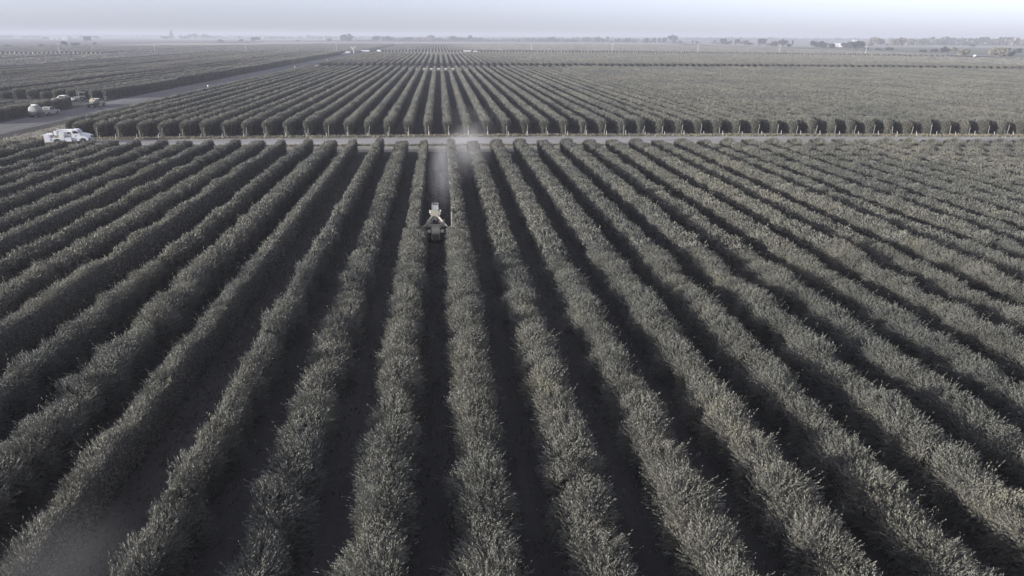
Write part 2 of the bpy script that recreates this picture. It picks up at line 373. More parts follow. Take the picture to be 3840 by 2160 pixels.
kb = dict(shoots=250, leaves=5, ll=0.17, lw=0.055, sl=(0.14, 0.36), tv_=0.7)
HB = [hedge_mesh('hedge_foliage_mid', 20, seed=50 + i, prof=FULL, **kb) for i in range(3)]
HBC = [hedge_mesh('hedge_foliage_mid_cut', 20, cut=1, seed=60 + i, **kb) for i in range(2)]
HBE = [hedge_mesh('hedge_foliage_end', 20, cap=True, seed=70 + i, prof=FULL, **kb) for i in range(2)]
HRB = [hedge_mesh('hedge_foliage_rear', 20, seed=150 + i, prof=BOXY, **kb) for i in range(2)]
HRE = [hedge_mesh('hedge_foliage_rear_end', 20, cap=True, seed=160 + i, prof=BOXY, **kb) for i in range(3)]
HBEC = [hedge_mesh('hedge_foliage_end_cut', 20, cap=True, cut=1, seed=80 + i, **kb) for i in range(1)]
def mirror(me):
    c = me.copy(); n = len(c.vertices); v = np.empty(n * 3, np.float32); c.vertices.foreach_get('co', v)
    v = v.reshape(-1, 3); v[:, 0] *= -1; c.vertices.foreach_set('co', v.ravel()); c.flip_normals(); c.update(); return c
HBECM = [mirror(m) for m in HBEC]
HC = [hedge_mesh('hedge_foliage_far', 55, 180, 3, 0.21, 0.09, prof=BOXY, seed=90 + i, ring=0.8, amp=0.05, sl=(0.15, 0.3), inset=0.10, tv_=0.35) for i in range(4)]
HCE = [hedge_mesh('hedge_foliage_far_end', 55, 180, 3, 0.21, 0.09, prof=BOXY, cap=True, seed=95 + i, ring=0.8, amp=0.05, sl=(0.15, 0.3), inset=0.10, tv_=0.35) for i in range(2)]
HD = [hedge_mesh('hedge_foliage_distant', 60, 45, 2, 0.42, 0.2, inset=0.08, prof=BOXY, tv_=0.5, seed=110 + i, ring=2.0, leafmat=FARLEAF, coremat=FARLEAF, sl=(0.1, 0.25), amp=0.05) for i in range(3)]
PROTO = {}
def seg(parent, me, x, y, L, Ld, flip, hz=1.0):
    """one stretch of foliage from y to y+Ld (mesh is L long); flip turns it end for end"""
    o = bpy.data.objects.new('foliage', me); COL.objects.link(o); o.parent = parent
    s = Ld / L; wx = 1.0 if 'cut' in me.name else (1.15 if L == 5 else (0.95 if L == 20 else 0.93))
    o.scale = (wx * random.uniform(0.93, 1.07), s, hz * (random.uniform(0.9, 1.08) if L == 5 else random.uniform(0.96, 1.04)))
    if flip: o.rotation_euler = (0, 0, math.pi); o.location = (x, y + Ld, 0)
    else: o.location = (x, y, 0)
    return o
def fill(parent, a, b, pool, L, x, flip=None, hz=1.0):
    n = max(1, round((b - a) / L)); Ld = (b - a) / n
    for k in range(n):
        seg(parent, random.choice(pool), x, a + k * Ld, L, Ld, random.random() < 0.5 if flip is None else flip, hz)
def new_row(label, group, x, y):
    e = empty('olive_hedge', (x, y, 0)); tag(e, label, 'hedge', group); return e
n_rows = 0
CUT_LANES = {-3, -6, -9, -12, -15}
def side_words(i):
    return (f'{nth(1 - i)} hedge left of the tractor lane' if i <= 0 else f'{nth(i)} hedge right of the tractor lane')
def clampw(a): return a
TRACTOR_Y = 60.9
# front block
def frame_y(x):     # where this row comes into the picture, with some metres to spare
    t = np.interp(x, [-100, -66, -48, -31, -20, -13, 0, 19, 30, 47, 72, 101, 140], [170, 113, 80, 50, 30, 16, 12, 16, 30, 50, 80, 113, 155])
    return float(max(8, t - 14))
for i in range(-18, 29):
    x = row_x(i); ye = front_end(x); ys_ = frame_y(x)
    if ys_ > ye - 6: continue
    detail = 'trimmed flat on its lane side' if i in (0, 1) else 'in the near block'
    e = new_row(f'{side_words(i)}, {detail}' + (' behind the tractor' if i in (0, 1) else ', this side of gravel road'), 'hedges of the near block', x, 0); n_rows += 1
    right_cut = i in CUT_LANES; left_cut = (i - 1) in CUT_LANES
    hz = random.uniform(0.92, 1.03)
    cap_len = 20.0; yb = ye - cap_len
    spans = []          # (a, b, cut side)
    if i == 0: spans = [(ys_, TRACTOR_Y, 0), (TRACTOR_Y, yb, 1)]
    elif i == 1: spans = [(ys_, TRACTOR_Y - 0.5, 0), (TRACTOR_Y - 0.5, yb, -1)]
    else: spans = [(ys_, yb, 1 if right_cut else (-1 if left_cut else 0))]
    for a, b, c in spans:
        b = max(b, a + 4)
        m = min(max(a, 52.0), b)
        if m - a > 2: fill(e, a, m, HAC if c else HA, 5, 0, None if not c else c < 0, hz)
        else: m = a
        if b - m > 2: fill(e, m, b, HBC if c else HB, 20, 0, None if not c else c < 0, hz)
    c = spans[-1][2]
    me = random.choice(HBE) if c == 0 else (HBECM[0] if c > 0 else HBEC[0])
    if ye - cap_len < spans[-1][0]: pass
    seg(e, me, 0, ye - cap_len, 20, cap_len, True, hz)
# second block, beyond the gravel road
for i in range(-18, 93):
    x = row_x(i); ya, yb = rear_start(x), rear_end(x)
    vis = float(np.interp(x, [-80, 120, 175, 346, 420], [120, 136, 200, 400, 500])) - 18
    if vis > yb - 10: continue
    e = new_row(f'{side_words(i)}, in the block just beyond the gravel road', 'hedges of the second block', x, 0); n_rows += 1
    hz = random.uniform(1.06, 1.2)
    if i == -18: ya += 5
    if vis > ya + 60:
        fill(e, max(ya, vis), yb, HC, 55, 0, None, hz); continue
    seg(e, random.choice(HRE), 0, ya, 20, 20, False, hz)
    if ya + 20 < vis: a2 = vis
    fill(e, ya + 20, ya + 40, HRB, 20, 0, None, hz)
    fill(e, ya + 40, yb, HC, 55, 0, None, hz)
# left block across the raised track
k = 0
for j in range(36):
    x = -98.2 - PITCHX * j
    if j > 29: break
    k += 1
    ya = 221.5 + (0.0 if j < 3 else 2.2) + random.uniform(-0.5, 0.5) + 0.12 * j; yb = 786 - 0.36 * (-98 - x)
    vis = float(np.interp(-x, [98, 115, 226, 260], [171, 200, 400, 460])) - 18
    e = new_row(f'{nth(k)} hedge left of the raised track, in the block with gaps', 'hedges of the left block', x, 0); n_rows += 1
    hz = random.choice((1.15, 0.8, 1.05, 0.72, 1.1)) if j else 1.28
    y = max(ya, vis)
    if vis < ya: seg(e, random.choice(HBE), 0, ya, 20, 20, False, hz); y = ya + 20
    while y < min(yb, 480):
        Ld = random.uniform(28, 60)
        fill(e, y, min(y + Ld, yb), HC, 55, 0, None, hz * random.uniform(0.9, 1.06)); y += Ld + (random.uniform(0.5, 2.2) if j > 0 and random.random() < 0.6 else -0.3)
    fill(e, y, yb, HD, 60, 0, None, hz)
k = 0
for j in range(14):          # short block below it, beside the parked vehicles
    x = -98.0 - PITCHX * j; k += 1
    vis = float(np.interp(-x, [90, 98, 115, 150], [157, 171, 200, 262])) - 14
    yb = 200.3 + (0 if j < 2 else 1.2) 
    if vis > yb - 8: break
    e = new_row(f'{nth(k)} low hedge left of the track, beside the tank trailer', 'low hedges by the parked vehicles', x, 0); n_rows += 1
    hz = 1.1 if j == 0 else random.uniform(0.62, 0.8)
    fill(e, vis, yb - 20, HB, 20, 0, None, hz) if yb - 20 - vis > 5 else None
    seg(e, random.choice(HBE), 0, yb - 20, 20, 20, True, hz)
# third block: the nearest rows as things, the rest joined
FAR = []       # (x, y0, y1, height scale)
left = 300 - n_rows
order = sorted(range(-18, 131), key=lambda i: abs(i - 4))
for i in order:
    x = row_x(i); ya, yb = third_start(x), third_end(x)
    vis = float(np.interp(x, [-80, 346, 380, 619], [0, 400, 440, 720])) - 20
    if vis > yb - 15: continue
    if left > 0:
        left -= 1; n_rows += 1
        e = new_row(f'{side_words(i)}, in the third block beyond the farm track', 'hedges of the third block', x, 0)
        hz = random.uniform(1.08, 1.18)
        seg(e, random.choice(HCE), 0, ya, 55, 55, False, hz); fill(e, ya + 55, yb, HD, 60, 0, None, hz)
    else: FAR.append((x, max(ya, vis), yb, 1.13))
for i in range(-18, 131):
    x = row_x(i); ya = fourth_start(x)
    FAR.append((x, ya, 1545.0 if x < 300 else 1545 - (x - 300) * 0.5, 1.13))
for j in range(1, 150):      # far blocks of the left side
    x = -112 - PITCHX * j
    if -229 > x > -292 or -308 > x > -500:
        ya = max(222, float(np.interp(-x, [226, 404, 500], [400, 720, 900])) - 15)
        yb = float(np.interp(-x, [100, 200, 266, 340, 404], [792, 776, 742, 690, 670])) - 12
        if x < -306: yb -= 22
        if yb - ya > 10: FAR.append((x, ya, yb, 1.05))
for j in range(150):
    x = -92 - PITCHX * j
    ya = float(np.interp(-x, [100, 200, 266, 319, 404, 700], [800, 789, 757, 735, 725, 690]))
    if -321 < x < -312: continue
    yb = float(np.interp(-x, [92, 230, 333, 480, 660], [1520, 1500, 1224, 1120, 1050]))
    FAR.append((x, ya, yb, 1.08))
def far_rows(rows):
    V = []; F = []; o = 0
    prof = np.array([(-0.85, 0.05), (-0.98, 1.2), (-0.9, 2.1), (0, 2.25), (0.9, 2.1), (0.98, 1.2), (0.85, 0.05)])
    for x, ya, yb, h in rows:
        ny = max(3, int((yb - ya) / (6 if ya < 800 else 10))); y = np.linspace(ya, yb, ny)
        w = 1 + RNG.normal(0, 0.12, (ny, 7)); hh = h * (1 + RNG.normal(0, 0.07, (ny, 7)))
        c = np.zeros((ny, 7, 3)); c[..., 0] = x + prof[:, 0] * w; c[..., 1] = y[:, None]; c[..., 2] = prof[:, 1] * hh
        V.append(c.reshape(-1, 3)); ii = np.arange(ny - 1)[:, None] * 7; jj = np.arange(6)[None]
        F.append(o + np.stack([ii + jj, ii + jj + 1, ii + jj + 8, ii + jj + 7], -1).reshape(-1, 4))
        F.append(o + np.array([[0, 1, 5, 6], [1, 2, 4, 5], [2, 3, 3, 4]])[:2]); o += ny * 7
        # ragged tufts so the mass keeps a leafy outline
        nt = int((yb - ya) * (2.2 if ya < 500 else 1.1)); ty = RNG.uniform(ya, yb, nt); a = RNG.uniform(-0.95, 0.95, nt)
        cx = x + a; cz = (2.3 - 0.3 * a * a) * h - 0.12; s = RNG.uniform(0.3, 0.6, nt)
        d1 = RNG.normal(0, 0.35, (nt, 3)) + np.array([0, 0, 1.0]); d1 /= np.linalg.norm(d1, axis=1)[:, None]; d2 = RNG.normal(0, 1, (nt, 3)) * np.array([1, 1, 0.2]); d2 /= np.linalg.norm(d2, axis=1)[:, None]
        C = np.stack([cx, ty, cz], 1); d1 *= s[:, None]; d2 *= s[:, None] * 0.7
        q = np.stack([C - d1, C + d2, C + d1, C - d2], 1).reshape(-1, 3); V.append(q)
        F.append(o + np.arange(nt * 4).reshape(-1, 4)); o += nt * 4
    return mesh_np('distant_hedges', np.concatenate(V), np.concatenate(F), [FARLEAF])
fo = link(bpy.data.objects.new('distant_hedgerow_foliage', far_rows(FAR)))
tag(fo, 'far hedge rows merging into grey green stripes before the trees', 'hedges', kind='stuff')

# ------------------------------------------------------------------ end posts and anchor stakes of the second block
pm = B().tube((0, 0, -0.1), (0, 0.02, 1.95), 0.042, 0.038, 8).mesh('wooden_post', POSTM)
sm = B().tube((0, 0, -0.1), (0.03, 0.25, 0.9), 0.032, 0.03, 8).mesh('white_stake', OFFW)
for i in range(-17, 33):
    x = row_x(i); y = rear_start(x)
    p = link(bpy.data.objects.new('trellis_post', pm)); p.location = (x + 0.1, y - 0.75, 0); p.rotation_euler = (random.uniform(-.1, .02), random.uniform(-.05, .16), 0); p.scale.z = random.uniform(0.8, 1.1)
    tag(p, f'weathered wooden end post of the {side_words(i)}', 'post', 'wooden end posts along the gravel road')
    s = link(bpy.data.objects.new('anchor_stake', sm)); s.location = (x + 0.1 + 0.006 * x + random.uniform(-.08, .08), y - 1.7, 0); s.rotation_euler = (0, random.uniform(-.08, .08), 0); s.scale.z = random.uniform(0.85, 1.1)
    tag(s, f'short white anchor stake before the {side_words(i)}', 'stake', 'white anchor stakes along the gravel road')
for j, (x, y) in enumerate([(-98.2, 220.6), (-102, 220.4), (-105.8, 222.6), (-125, 228.6)]):
    p = link(bpy.data.objects.new('trellis_post', pm)); p.location = (x + 0.15, y, 0); p.rotation_euler = (-0.12, 0.1, 0); p.scale = (1.2, 1.2, 1.3)
    tag(p, f'wooden end post of the {nth((1, 2, 3, 8)[j])} hedge left of the raised track', 'post', 'end posts of the left block')

# ------------------------------------------------------------------ weeds and clods on the headland
def tufts(name, pts, h, n, m, label):
    V = []; 
    for x, y in pts:
        k = RNG.integers(n // 2, n + 1)
        c = np.array([x, y, 0.0]) + np.c_[RNG.normal(0, 0.22, (k, 2)), np.zeros(k)]
        a = RNG.uniform(0, 6.28, k); hh = h * RNG.uniform(0.4, 1.2, k); lean = RNG.normal(0, 0.35, (k, 2)) * hh[:, None]
        w = np.stack([np.cos(a), np.sin(a), np.zeros(k)], 1) * (0.04 + 0.10 * hh)[:, None]
        t = c + np.c_[lean, hh]
        V.append(np.stack([c - w, c + w, t + w * 0.3, t - w * 0.3], 1).reshape(-1, 3))
    V = np.concatenate(V); me = mesh_np(name, V, np.arange(len(V)).reshape(-1, 4), [m])
    tag(link(bpy.data.objects.new(name, me)), label, 'weeds', kind='stuff')
pts = []
for _ in range(2600):
    x = random.uniform(-72, 125); pts.append((x, front_end(x) + 8.2 + random.gauss(0, 0.35)))
for _ in range(3800):
    x = random.uniform(-74, 130); pts.append((x, rear_start(x) - 1.2 + random.gauss(0, 0.8)))
for _ in range(900): 
    x = random.uniform(-80, -62); pts.append((x, random.uniform(120, 134)))
for _ in range(1500):
    pts.append((random.uniform(-80.5, -73), random.uniform(120, 400)))
lit = []
for i in range(-14, 18):
    xc = row_x(i) + 1.9
    n_ = 1100 if (i in CUT_LANES or i == 0) else 380
    for _ in range(n_):
        y = random.uniform(max(12, frame_y(xc)), 100); lit.append((xc + random.choice((-1, 1)) * abs(random.gauss(0.9, 0.45)), y))
tufts('lane_weeds', lit, 0.16, 7, LITTER, 'low weeds and prunings scattered along the shaded lanes')
tufts('roadside_weeds', pts, 0.28, 8, WEED, 'dry weeds growing along both edges of the gravel road')
# low dark edge of the gravel road: a small ridge of graded earth
bm = bmesh.new(); prev = None
for k in range(150):
    x = -70 + k * 1.3; y = front_end(x) + 8.3; w = random.uniform(0.35, 0.6); h = random.uniform(0.10, 0.26)
    cur = [bm.verts.new((x, y - w, 0.006)), bm.verts.new((x, y + random.uniform(-.1, .1), h)), bm.verts.new((x, y + w, 0.006))]
    if prev: bm.faces.new((prev[0], cur[0], cur[1], prev[1])); bm.faces.new((prev[1], cur[1], cur[2], prev[2]))
    prev = cur
me = bpy.data.meshes.new('earth_ridge'); bm.to_mesh(me); bm.free(); me.materials.append(BANK)
tag(link(bpy.data.objects.new('earth_ridge', me)), kind='structure')

# ------------------------------------------------------------------ vehicles (x forward, y left, z up)
def wheel(parent, x, y, r, w, rimmat=GREYST, name='wheel'):
    t = B().lathe([(-w / 2, r * 0.62), (-w / 2, r * 0.9), (-w * 0.3, r), (w * 0.3, r), (w / 2, r * 0.9), (w / 2, r * 0.62)], (x, y, r), 'y', 20).build(name, RUBBER, parent)
    B().lathe([(-w * 0.52, r * 0.2), (-w * 0.40, r * 0.55), (-w * 0.52, r * 0.62), (w * 0.52, r * 0.62), (w * 0.40, r * 0.55), (w * 0.52, r * 0.2)], (x, y, r), 'y', 16).build('rim', rimmat, t)
    return t
def service_truck(loc, rz):
    e = empty('service_truck', loc, rz)
    tag(e, 'white service truck with tool boxes and tank, driving on the gravel road', 'truck')
    B().box(-2.0, 5.4, -0.45, 0.45, 0.55, 0.8, 0.02).build('chassis', DARKST, e)
    for x, w in ((0, 0.5), (4.3, 0.3)):
        for y in (-0.98, 0.98): wheel(e, x, y, 0.5, w)
    # lower side bodies with wheel arch
    for s in (-1, 1):
        arch = [(0.72 * math.cos(a), 0.5 + 0.62 * math.sin(a)) for a in np.linspace(0.15, math.pi - 0.15, 9)]
        pts = [(-2.1, 0.55), (-0.75, 0.55)] + list(reversed(arch)) + [(0.75, 0.55), (2.4, 0.55), (2.4, 1.27), (-2.1, 1.27)]
        y0, y1 = sorted((s * 0.72, s * 1.2))
        sb = B().prism(pts, y0, y1).build('side_body', WHITE, e)
        for x0 in (-1.0, 1.25): B().box(x0 - 0.01, x0 + 0.01, s * 1.205 - 0.004, s * 1.205 + 0.004, 0.62, 1.22).build('panel_gap', DARKST, sb)
        for z in (0.75, 1.02): B().box(-1.15, -0.8, s * 1.205 - 0.006, s * 1.205 + 0.006, z, z + 0.10).build('vent', DARKST, sb)
    B().box(-2.05, 2.38, -0.71, 0.71, 0.82, 1.2).build('bed', GREYST, e)
    for s in (-1, 1):
        y0, y1 = sorted((s * 0.62, s * 1.19))
        B().box(-2.1, -1.2, y0, y1, 1.275, 1.98, 0.03).build('rear_cabinet', WHITE, e)
        B().box(0.45, 1.25, y0, y1, 1.275, 2.25, 0.03).build('tool_cabinet', WHITE, e)
    B().box(-0.62, -0.12, -0.3, 0.9, 1.6, 2.4, 0.03).build('hose_reel_box', WHITE, e)
    B().box(-0.25, 2.36, 0.25, 1.15, 2.12, 2.62, 0.05).build('top_tank', WHITE, e)
    B().box(-0.3, 0.44, -0.85, 0.6, 1.22, 1.62, 0.04).build('compressor', YELLOW, e)
    B().lathe([(-0.42, 0.12), (-0.40, 0.28), (0.40, 0.28), (0.42, 0.12)], (1.82, -0.72, 1.60), 'x', 18).build('tank', OFFW, e)
    B().box(1.45, 2.2, -1.0, -0.45, 1.22, 1.34).build('tank_cradle', GREYST, e)
    B().lathe([(-0.25, 0.14), (-0.22, 0.2), (0.22, 0.2), (0.25, 0.14)], (-0.95, -0.6, 1.5), 'z', 14).build('gas_bottle', GREYST, e)
    mb = B()
    for x in (-0.35, -0.15, 0.05): mb.tube((x, 0.3, 2.4), (x, 0.3, 2.85), 0.07, 0.07, 8)
    mb.build('nozzle_rack', OFFW, e)
    B().tube((-0.45, -0.1, 1.25), (-0.25, -0.1, 2.9), 0.05).tube((-0.25, -0.1, 2.85), (0.1, 0.2, 2.6), 0.04).build('boom_post', DARKST, e)
    B().prism([(-2.1, 1.85), (-2.9, 1.62), (-2.9, 1.68), (-2.1, 1.96)], -0.5, 0.5).build('tail_shelf', OFFW, e)
    cab = B().prism([(2.5, 0.75), (2.5, 2.55), (2.6, 2.68), (3.45, 2.68), (3.6, 2.6), (4.0, 1.98), (4.0, 0.75)], -1.05, 1.05, 0.04).build('cab', WHITE, e)
    for s in (-1, 1):
        B().prism([(2.78, 1.98), (2.8, 2.45), (3.42, 2.45), (3.70, 1.98)], s * 1.06 - 0.006, s * 1.06 + 0.006).build('side_window', GLASS, cab)
        dr = B().box(2.7, 3.72, s * 1.053 - 0.004, s * 1.053 + 0.004, 0.9, 1.92).build('door', WHITE, cab)
        em = B()
        for q in range(4):
            em.box(3.05 + 0.03 * (q % 2), 3.42 - 0.03 * (q % 2), s * 1.061 - 0.002, s * 1.061 + 0.002, 1.36 + q * 0.085, 1.41 + q * 0.085)
        em.build('door_emblem', INK, dr)
        B().box(3.62, 3.74, s * 1.12 - 0.05 , s * 1.12 + 0.05, 1.95, 2.3, 0.02).build('mirror', DARKST, cab)
    wsx = B(); wsx.prism([(3.67, 2.55), (4.02, 2.02), (4.05, 2.04), (3.70, 2.57)], -0.92, 0.92); wsx.build('windshield', GLASS, cab)
    hood = B().prism([(4.0, 1.0), (4.0, 1.97), (4.5, 1.88), (5.35, 1.66), (5.58, 1.5), (5.66, 0.95), (4.95, 0.95), (4.75, 1.0)], -0.82, 0.82, 0.06).build('hood', WHITE, e)
    B().box(5.63, 5.69, -0.55, 0.55, 1.0, 1.5, 0.01).build('grille', DARKST, hood)
    for s in (-1, 1):
        y0, y1 = sorted((s * 0.8, s * 1.12))
        arch = [(4.3 + 0.66 * math.cos(a), 0.5 + 0.62 * math.sin(a)) for a in np.linspace(0.1, math.pi - 0.1, 9)]
        outer = [(4.3 + 1.0 * math.cos(a), 0.55 + 0.92 * math.sin(a)) for a in np.linspace(math.pi - 0.05, 0.2, 9)]
        B().prism(arch + outer, y0, y1).build('fender', WHITE, e)
        B().ball((5.5, s * 0.85, 1.15), 0.12, 2, (0.6, 1, 1)).build('headlight', LAMP, e)
    B().box(5.6, 5.8, -1.08, 1.08, 0.6, 0.9, 0.03).build('bumper', GREYST, e)
    B().box(2.5, 3.7, -1.0, -0.75, 0.45, 0.75, 0.03).build('fuel_tank', GREYST, e)
    for o in e.children:
        for p in ([o] if o.type == 'MESH' else []):
            if o.name.split('.')[0] in ('hood',): o.data.polygons.foreach_set('use_smooth', [False] * len(o.data.polygons))
    return e
st_ = service_truck((-66.9, 130.3, 0.012), R(11)); st_.scale = (0.92, 0.92, 0.92)

def pickup(name, loc, rz, m, label, bedload=None):
    e = empty(name, loc, rz); tag(e, label, 'pickup')
    for x in (0, 3.5):
        for y in (-0.85, 0.85): wheel(e, x, y, 0.38, 0.26)
    def ar(cx): return [(cx + 0.48 * math.cos(a), 0.4 + 0.46 * math.sin(a)) for a in np.linspace(math.pi - 0.2, 0.2, 7)]
    pts = [(-1.15, 0.5), (-0.5, 0.5)] + ar(0) + [(0.5, 0.45), (3.0, 0.45)] + ar(3.5) + [(4.0, 0.5), (4.35, 0.5), (4.4, 0.85), (4.3, 1.02), (3.1, 1.16), (2.9, 1.2), (-1.15, 1.2)]
    b = B().prism(pts, -0.97, 0.97, 0.03).build('body', m, e)
    c = B().prism([(0.75, 1.19), (0.85, 1.78), (1.0, 1.84), (2.15, 1.84), (2.3, 1.78), (3.0, 1.19)], -0.88, 0.88, 0.04).build('cab', m, e)
    for s in (-1, 1):
        B().prism([(0.95, 1.25), (1.0, 1.7), (1.5, 1.7), (1.5, 1.25)], s * 0.885 - 0.006, s * 0.885 + 0.006).build('side_window', GLASS, c)
        B().prism([(1.58, 1.25), (1.58, 1.7), (2.15, 1.7), (2.65, 1.25)], s * 0.885 - 0.006, s * 0.885 + 0.006).build('side_window', GLASS, c)
        B().box(4.33, 4.42, s * 0.75 - 0.15, s * 0.75 + 0.15, 0.75, 0.95, 0.02).build('headlight', LAMP, b)
        B().box(-1.17, -1.13, s * 0.88 - 0.06, s * 0.88 + 0.06, 0.8, 1.1).build('tail_light', DARKST, b)
    B().prism([(2.33, 1.76), (2.98, 1.22), (3.02, 1.24), (2.37, 1.79)], -0.78, 0.78).build('windshield', GLASS, c)
    B().box(-1.05, 0.68, -0.85, 0.85, 1.17, 1.215).build('bed', DARKST, e)
    B().box(0.8, 0.88 - 0.06, -0.7, 0.7, 1.3, 1.7).build('rear_window', GLASS, c)
    B().box(-1.3, -1.15, -0.95, 0.95, 0.45, 0.62, 0.02).build('bumper', GREYST, e)
    return e
TR = 0.31
pickup('pickup_truck', (-91.8, 175.1, TR), R(85), DIMMED, 'dusty pale pickup coupled ahead of the round tank trailer')
# tank trailer
e = empty('tank_trailer', (-91.9, 171.7, TR), R(85)); tag(e, 'pale round water tank trailer parked behind the pickup', 'trailer')
B().lathe([(-1.12, 0.3), (-1.08, 0.7), (-0.98, 1.0), (0.98, 1.0), (1.08, 0.7), (1.12, 0.3)], (0, 0, 1.6), 'x', 28).build('tank', DIMMED_TANK, e)
for x in (-0.6, 0.6): B().lathe([(-0.05, 1.03), (0.05, 1.03)], (x, 0, 1.6), 'x', 28).build('band', GREYST, e)
B().box(-0.3, 0.6, -0.5, 0.6, 2.5, 2.85, 0.03).build('hatch_box', OFFW, e)
B().box(-1.5, 2.4, -0.5, -0.38, 0.5, 0.66).box(-1.5, 2.4, 0.38, 0.5, 0.5, 0.66).box(-1.5, -1.38, -0.9, 0.9, 0.5, 0.66).build('frame', DARKST, e)
for x in (-0.55, 0.35):
    for y in (-1.0, 1.0): wheel(e, x, y, 0.4, 0.25)
B().tube((2.3, 0, 0.55), (3.3, 0, 0.55), 0.06).build('drawbar', DARKST, e)
for y in (-0.85, 0.85): B().box(-1.58, -1.5, y - 0.15, y + 0.15, 0.62, 0.78).build('tail_light', DARKST, e)
# flatbed with load
e = empty('flatbed_truck', (-90.0, 194.5, TR), R(80)); tag(e, 'dark flatbed farm truck loaded with crates, parked at the hedge gap', 'truck')
for x, w in ((0, 0.42), (3.4, 0.28)):
    for y in (-0.9, 0.9): wheel(e, x, y, 0.45, w)
B().box(-1.9, 4.2, -0.4, 0.4, 0.55, 0.75).build('chassis', DARKST, e)
bed = B().box(-2.0, 1.6, -1.15, 1.15, 0.95, 1.08, 0.02).build('flatbed', DARKST, e)
mb = B()
for x in (-1.95, -1.0, 0.0): mb.tube((x, -1.1, 1.05), (x, -1.1, 1.75), 0.035).tube((x, 1.1, 1.05), (x, 1.1, 1.75), 0.035)
mb.box(-2.0, 0.05, -1.13, -1.08, 1.4, 1.5).box(-2.0, 0.05, 1.08, 1.13, 1.4, 1.5).build('stake_rail', DARKST, e)
c = B().prism([(1.75, 0.7), (1.75, 2.05), (1.9, 2.15), (2.6, 2.15), (2.75, 2.05), (3.15, 1.45), (3.15, 0.7)], -0.95, 0.95, 0.04).build('cab', DIMMED, e)
for s in (-1, 1): B().prism([(1.95, 1.5), (1.98, 1.98), (2.6, 1.98), (2.9, 1.5)], s * 0.956 - 0.005, s * 0.956 + 0.005).build('side_window', GLASS, c)
B().prism([(2.78, 2.02), (3.18, 1.47), (3.21, 1.49), (2.81, 2.04)], -0.82, 0.82).build('windshield', GLASS, c)
B().prism([(3.15, 0.75), (3.15, 1.42), (4.2, 1.2), (4.35, 0.75)], -0.85, 0.85, 0.05).build('hood', DIMMED, e)
B().box(4.3, 4.45, -0.95, 0.95, 0.5, 0.72, 0.02).build('bumper', GREYST, e)
for k, (x, y, z, sx, sy, sz, m) in enumerate([(1.0, 0.1, 1.08, 0.9, 1.6, 0.75, TAN), (0.2, -0.3, 1.08, 0.6, 0.9, 0.55, TAN), (1.0, 0.3, 1.84, 0.7, 0.8, 0.3, YELLOW)]):
    cr = empty('crate', (0, 0, 0)); f = Vector((x, y, z)); f.rotate(Matrix.Rotation(R(80), 3, 'Z')); cr.location = Vector((-90.0, 194.5, TR)) + f; cr.rotation_euler.z = R(80)
    tag(cr, ('big tan crate behind the cab of the flatbed truck', 'small tan crate at the middle of the flatbed truck', 'dull yellow crate on top of the load on the flatbed')[k], 'crate')
    mb = B(); n = 4
    for q in range(n):
        z0 = sz * q / n + 0.01; z1 = sz * (q + 1) / n - 0.02
        mb.box(-sx / 2, sx / 2, -sy / 2, -sy / 2 + 0.03, z0, z1).box(-sx / 2, sx / 2, sy / 2 - 0.03, sy / 2, z0, z1)
        mb.box(-sx / 2, -sx / 2 + 0.03, -sy / 2 + 0.031, sy / 2 - 0.031, z0, z1).box(sx / 2 - 0.03, sx / 2, -sy / 2 + 0.031, sy / 2 - 0.031, z0, z1)
    mb.build('side_slats', m, cr)
    B().box(-sx / 2 + 0.035, sx / 2 - 0.035, -sy / 2 + 0.035, sy / 2 - 0.035, 0.0, sz * 0.8).build('contents', m, cr)
# canopy tractor
e = empty('canopy_tractor', (-103.3, 218.6, 0), R(198)); tag(e, 'small pale tractor with flat canopy roof parked at the hedge ends', 'tractor')
for x, r, w in ((0, 0.62, 0.42), (1.9, 0.42, 0.28)):
    for y in (-0.75, 0.75): wheel(e, x, y, r, w, YELLOW)
B().prism([(0.9, 0.55), (0.9, 1.25), (2.2, 1.15), (2.45, 0.95), (2.45, 0.55)], -0.38, 0.38, 0.05).build('hood', OFFW, e)
B().box(-0.5, 0.95, -0.4, 0.4, 0.5, 0.95, 0.04).build('body', TAN, e)
for s in (-1, 1):
    y0, y1 = sorted((s * 0.5, s * 0.98)); B().prism([(-0.7, 0.95), (-0.5, 1.3), (0.45, 1.32), (0.7, 0.95), (0.45, 1.22), (-0.45, 1.2)], y0, y1).build('fender', OFFW, e)
st = B().box(-0.35, 0.15, -0.28, 0.28, 1.0, 1.12, 0.04).build('seat', DARKST, e); B().box(-0.42, -0.33, -0.28, 0.28, 1.1, 1.55, 0.03).build('backrest', DARKST, st)
mb = B()
for x in (-0.55, 0.85):
    for y in (-0.6, 0.6): mb.tube((x, y, 0.9), (x, y, 2.3), 0.035)
mb.build('canopy_post', GREYST, e)
B().box(-0.85, 1.15, -0.85, 0.85, 2.3, 2.4, 0.03).build('canopy_roof', TAN, e)
B().tube((0.75, 0, 1.1), (0.5, 0, 1.45), 0.03).lathe([(-0.02, 0.2), (0.02, 0.2)], (0.48, 0, 1.47), 'x', 14).build('steering_wheel', DARKST, e)
pickup('pickup_truck', (-105.2, 215.0, 0), R(182), WHITE, 'white pickup half hidden behind the low hedges')

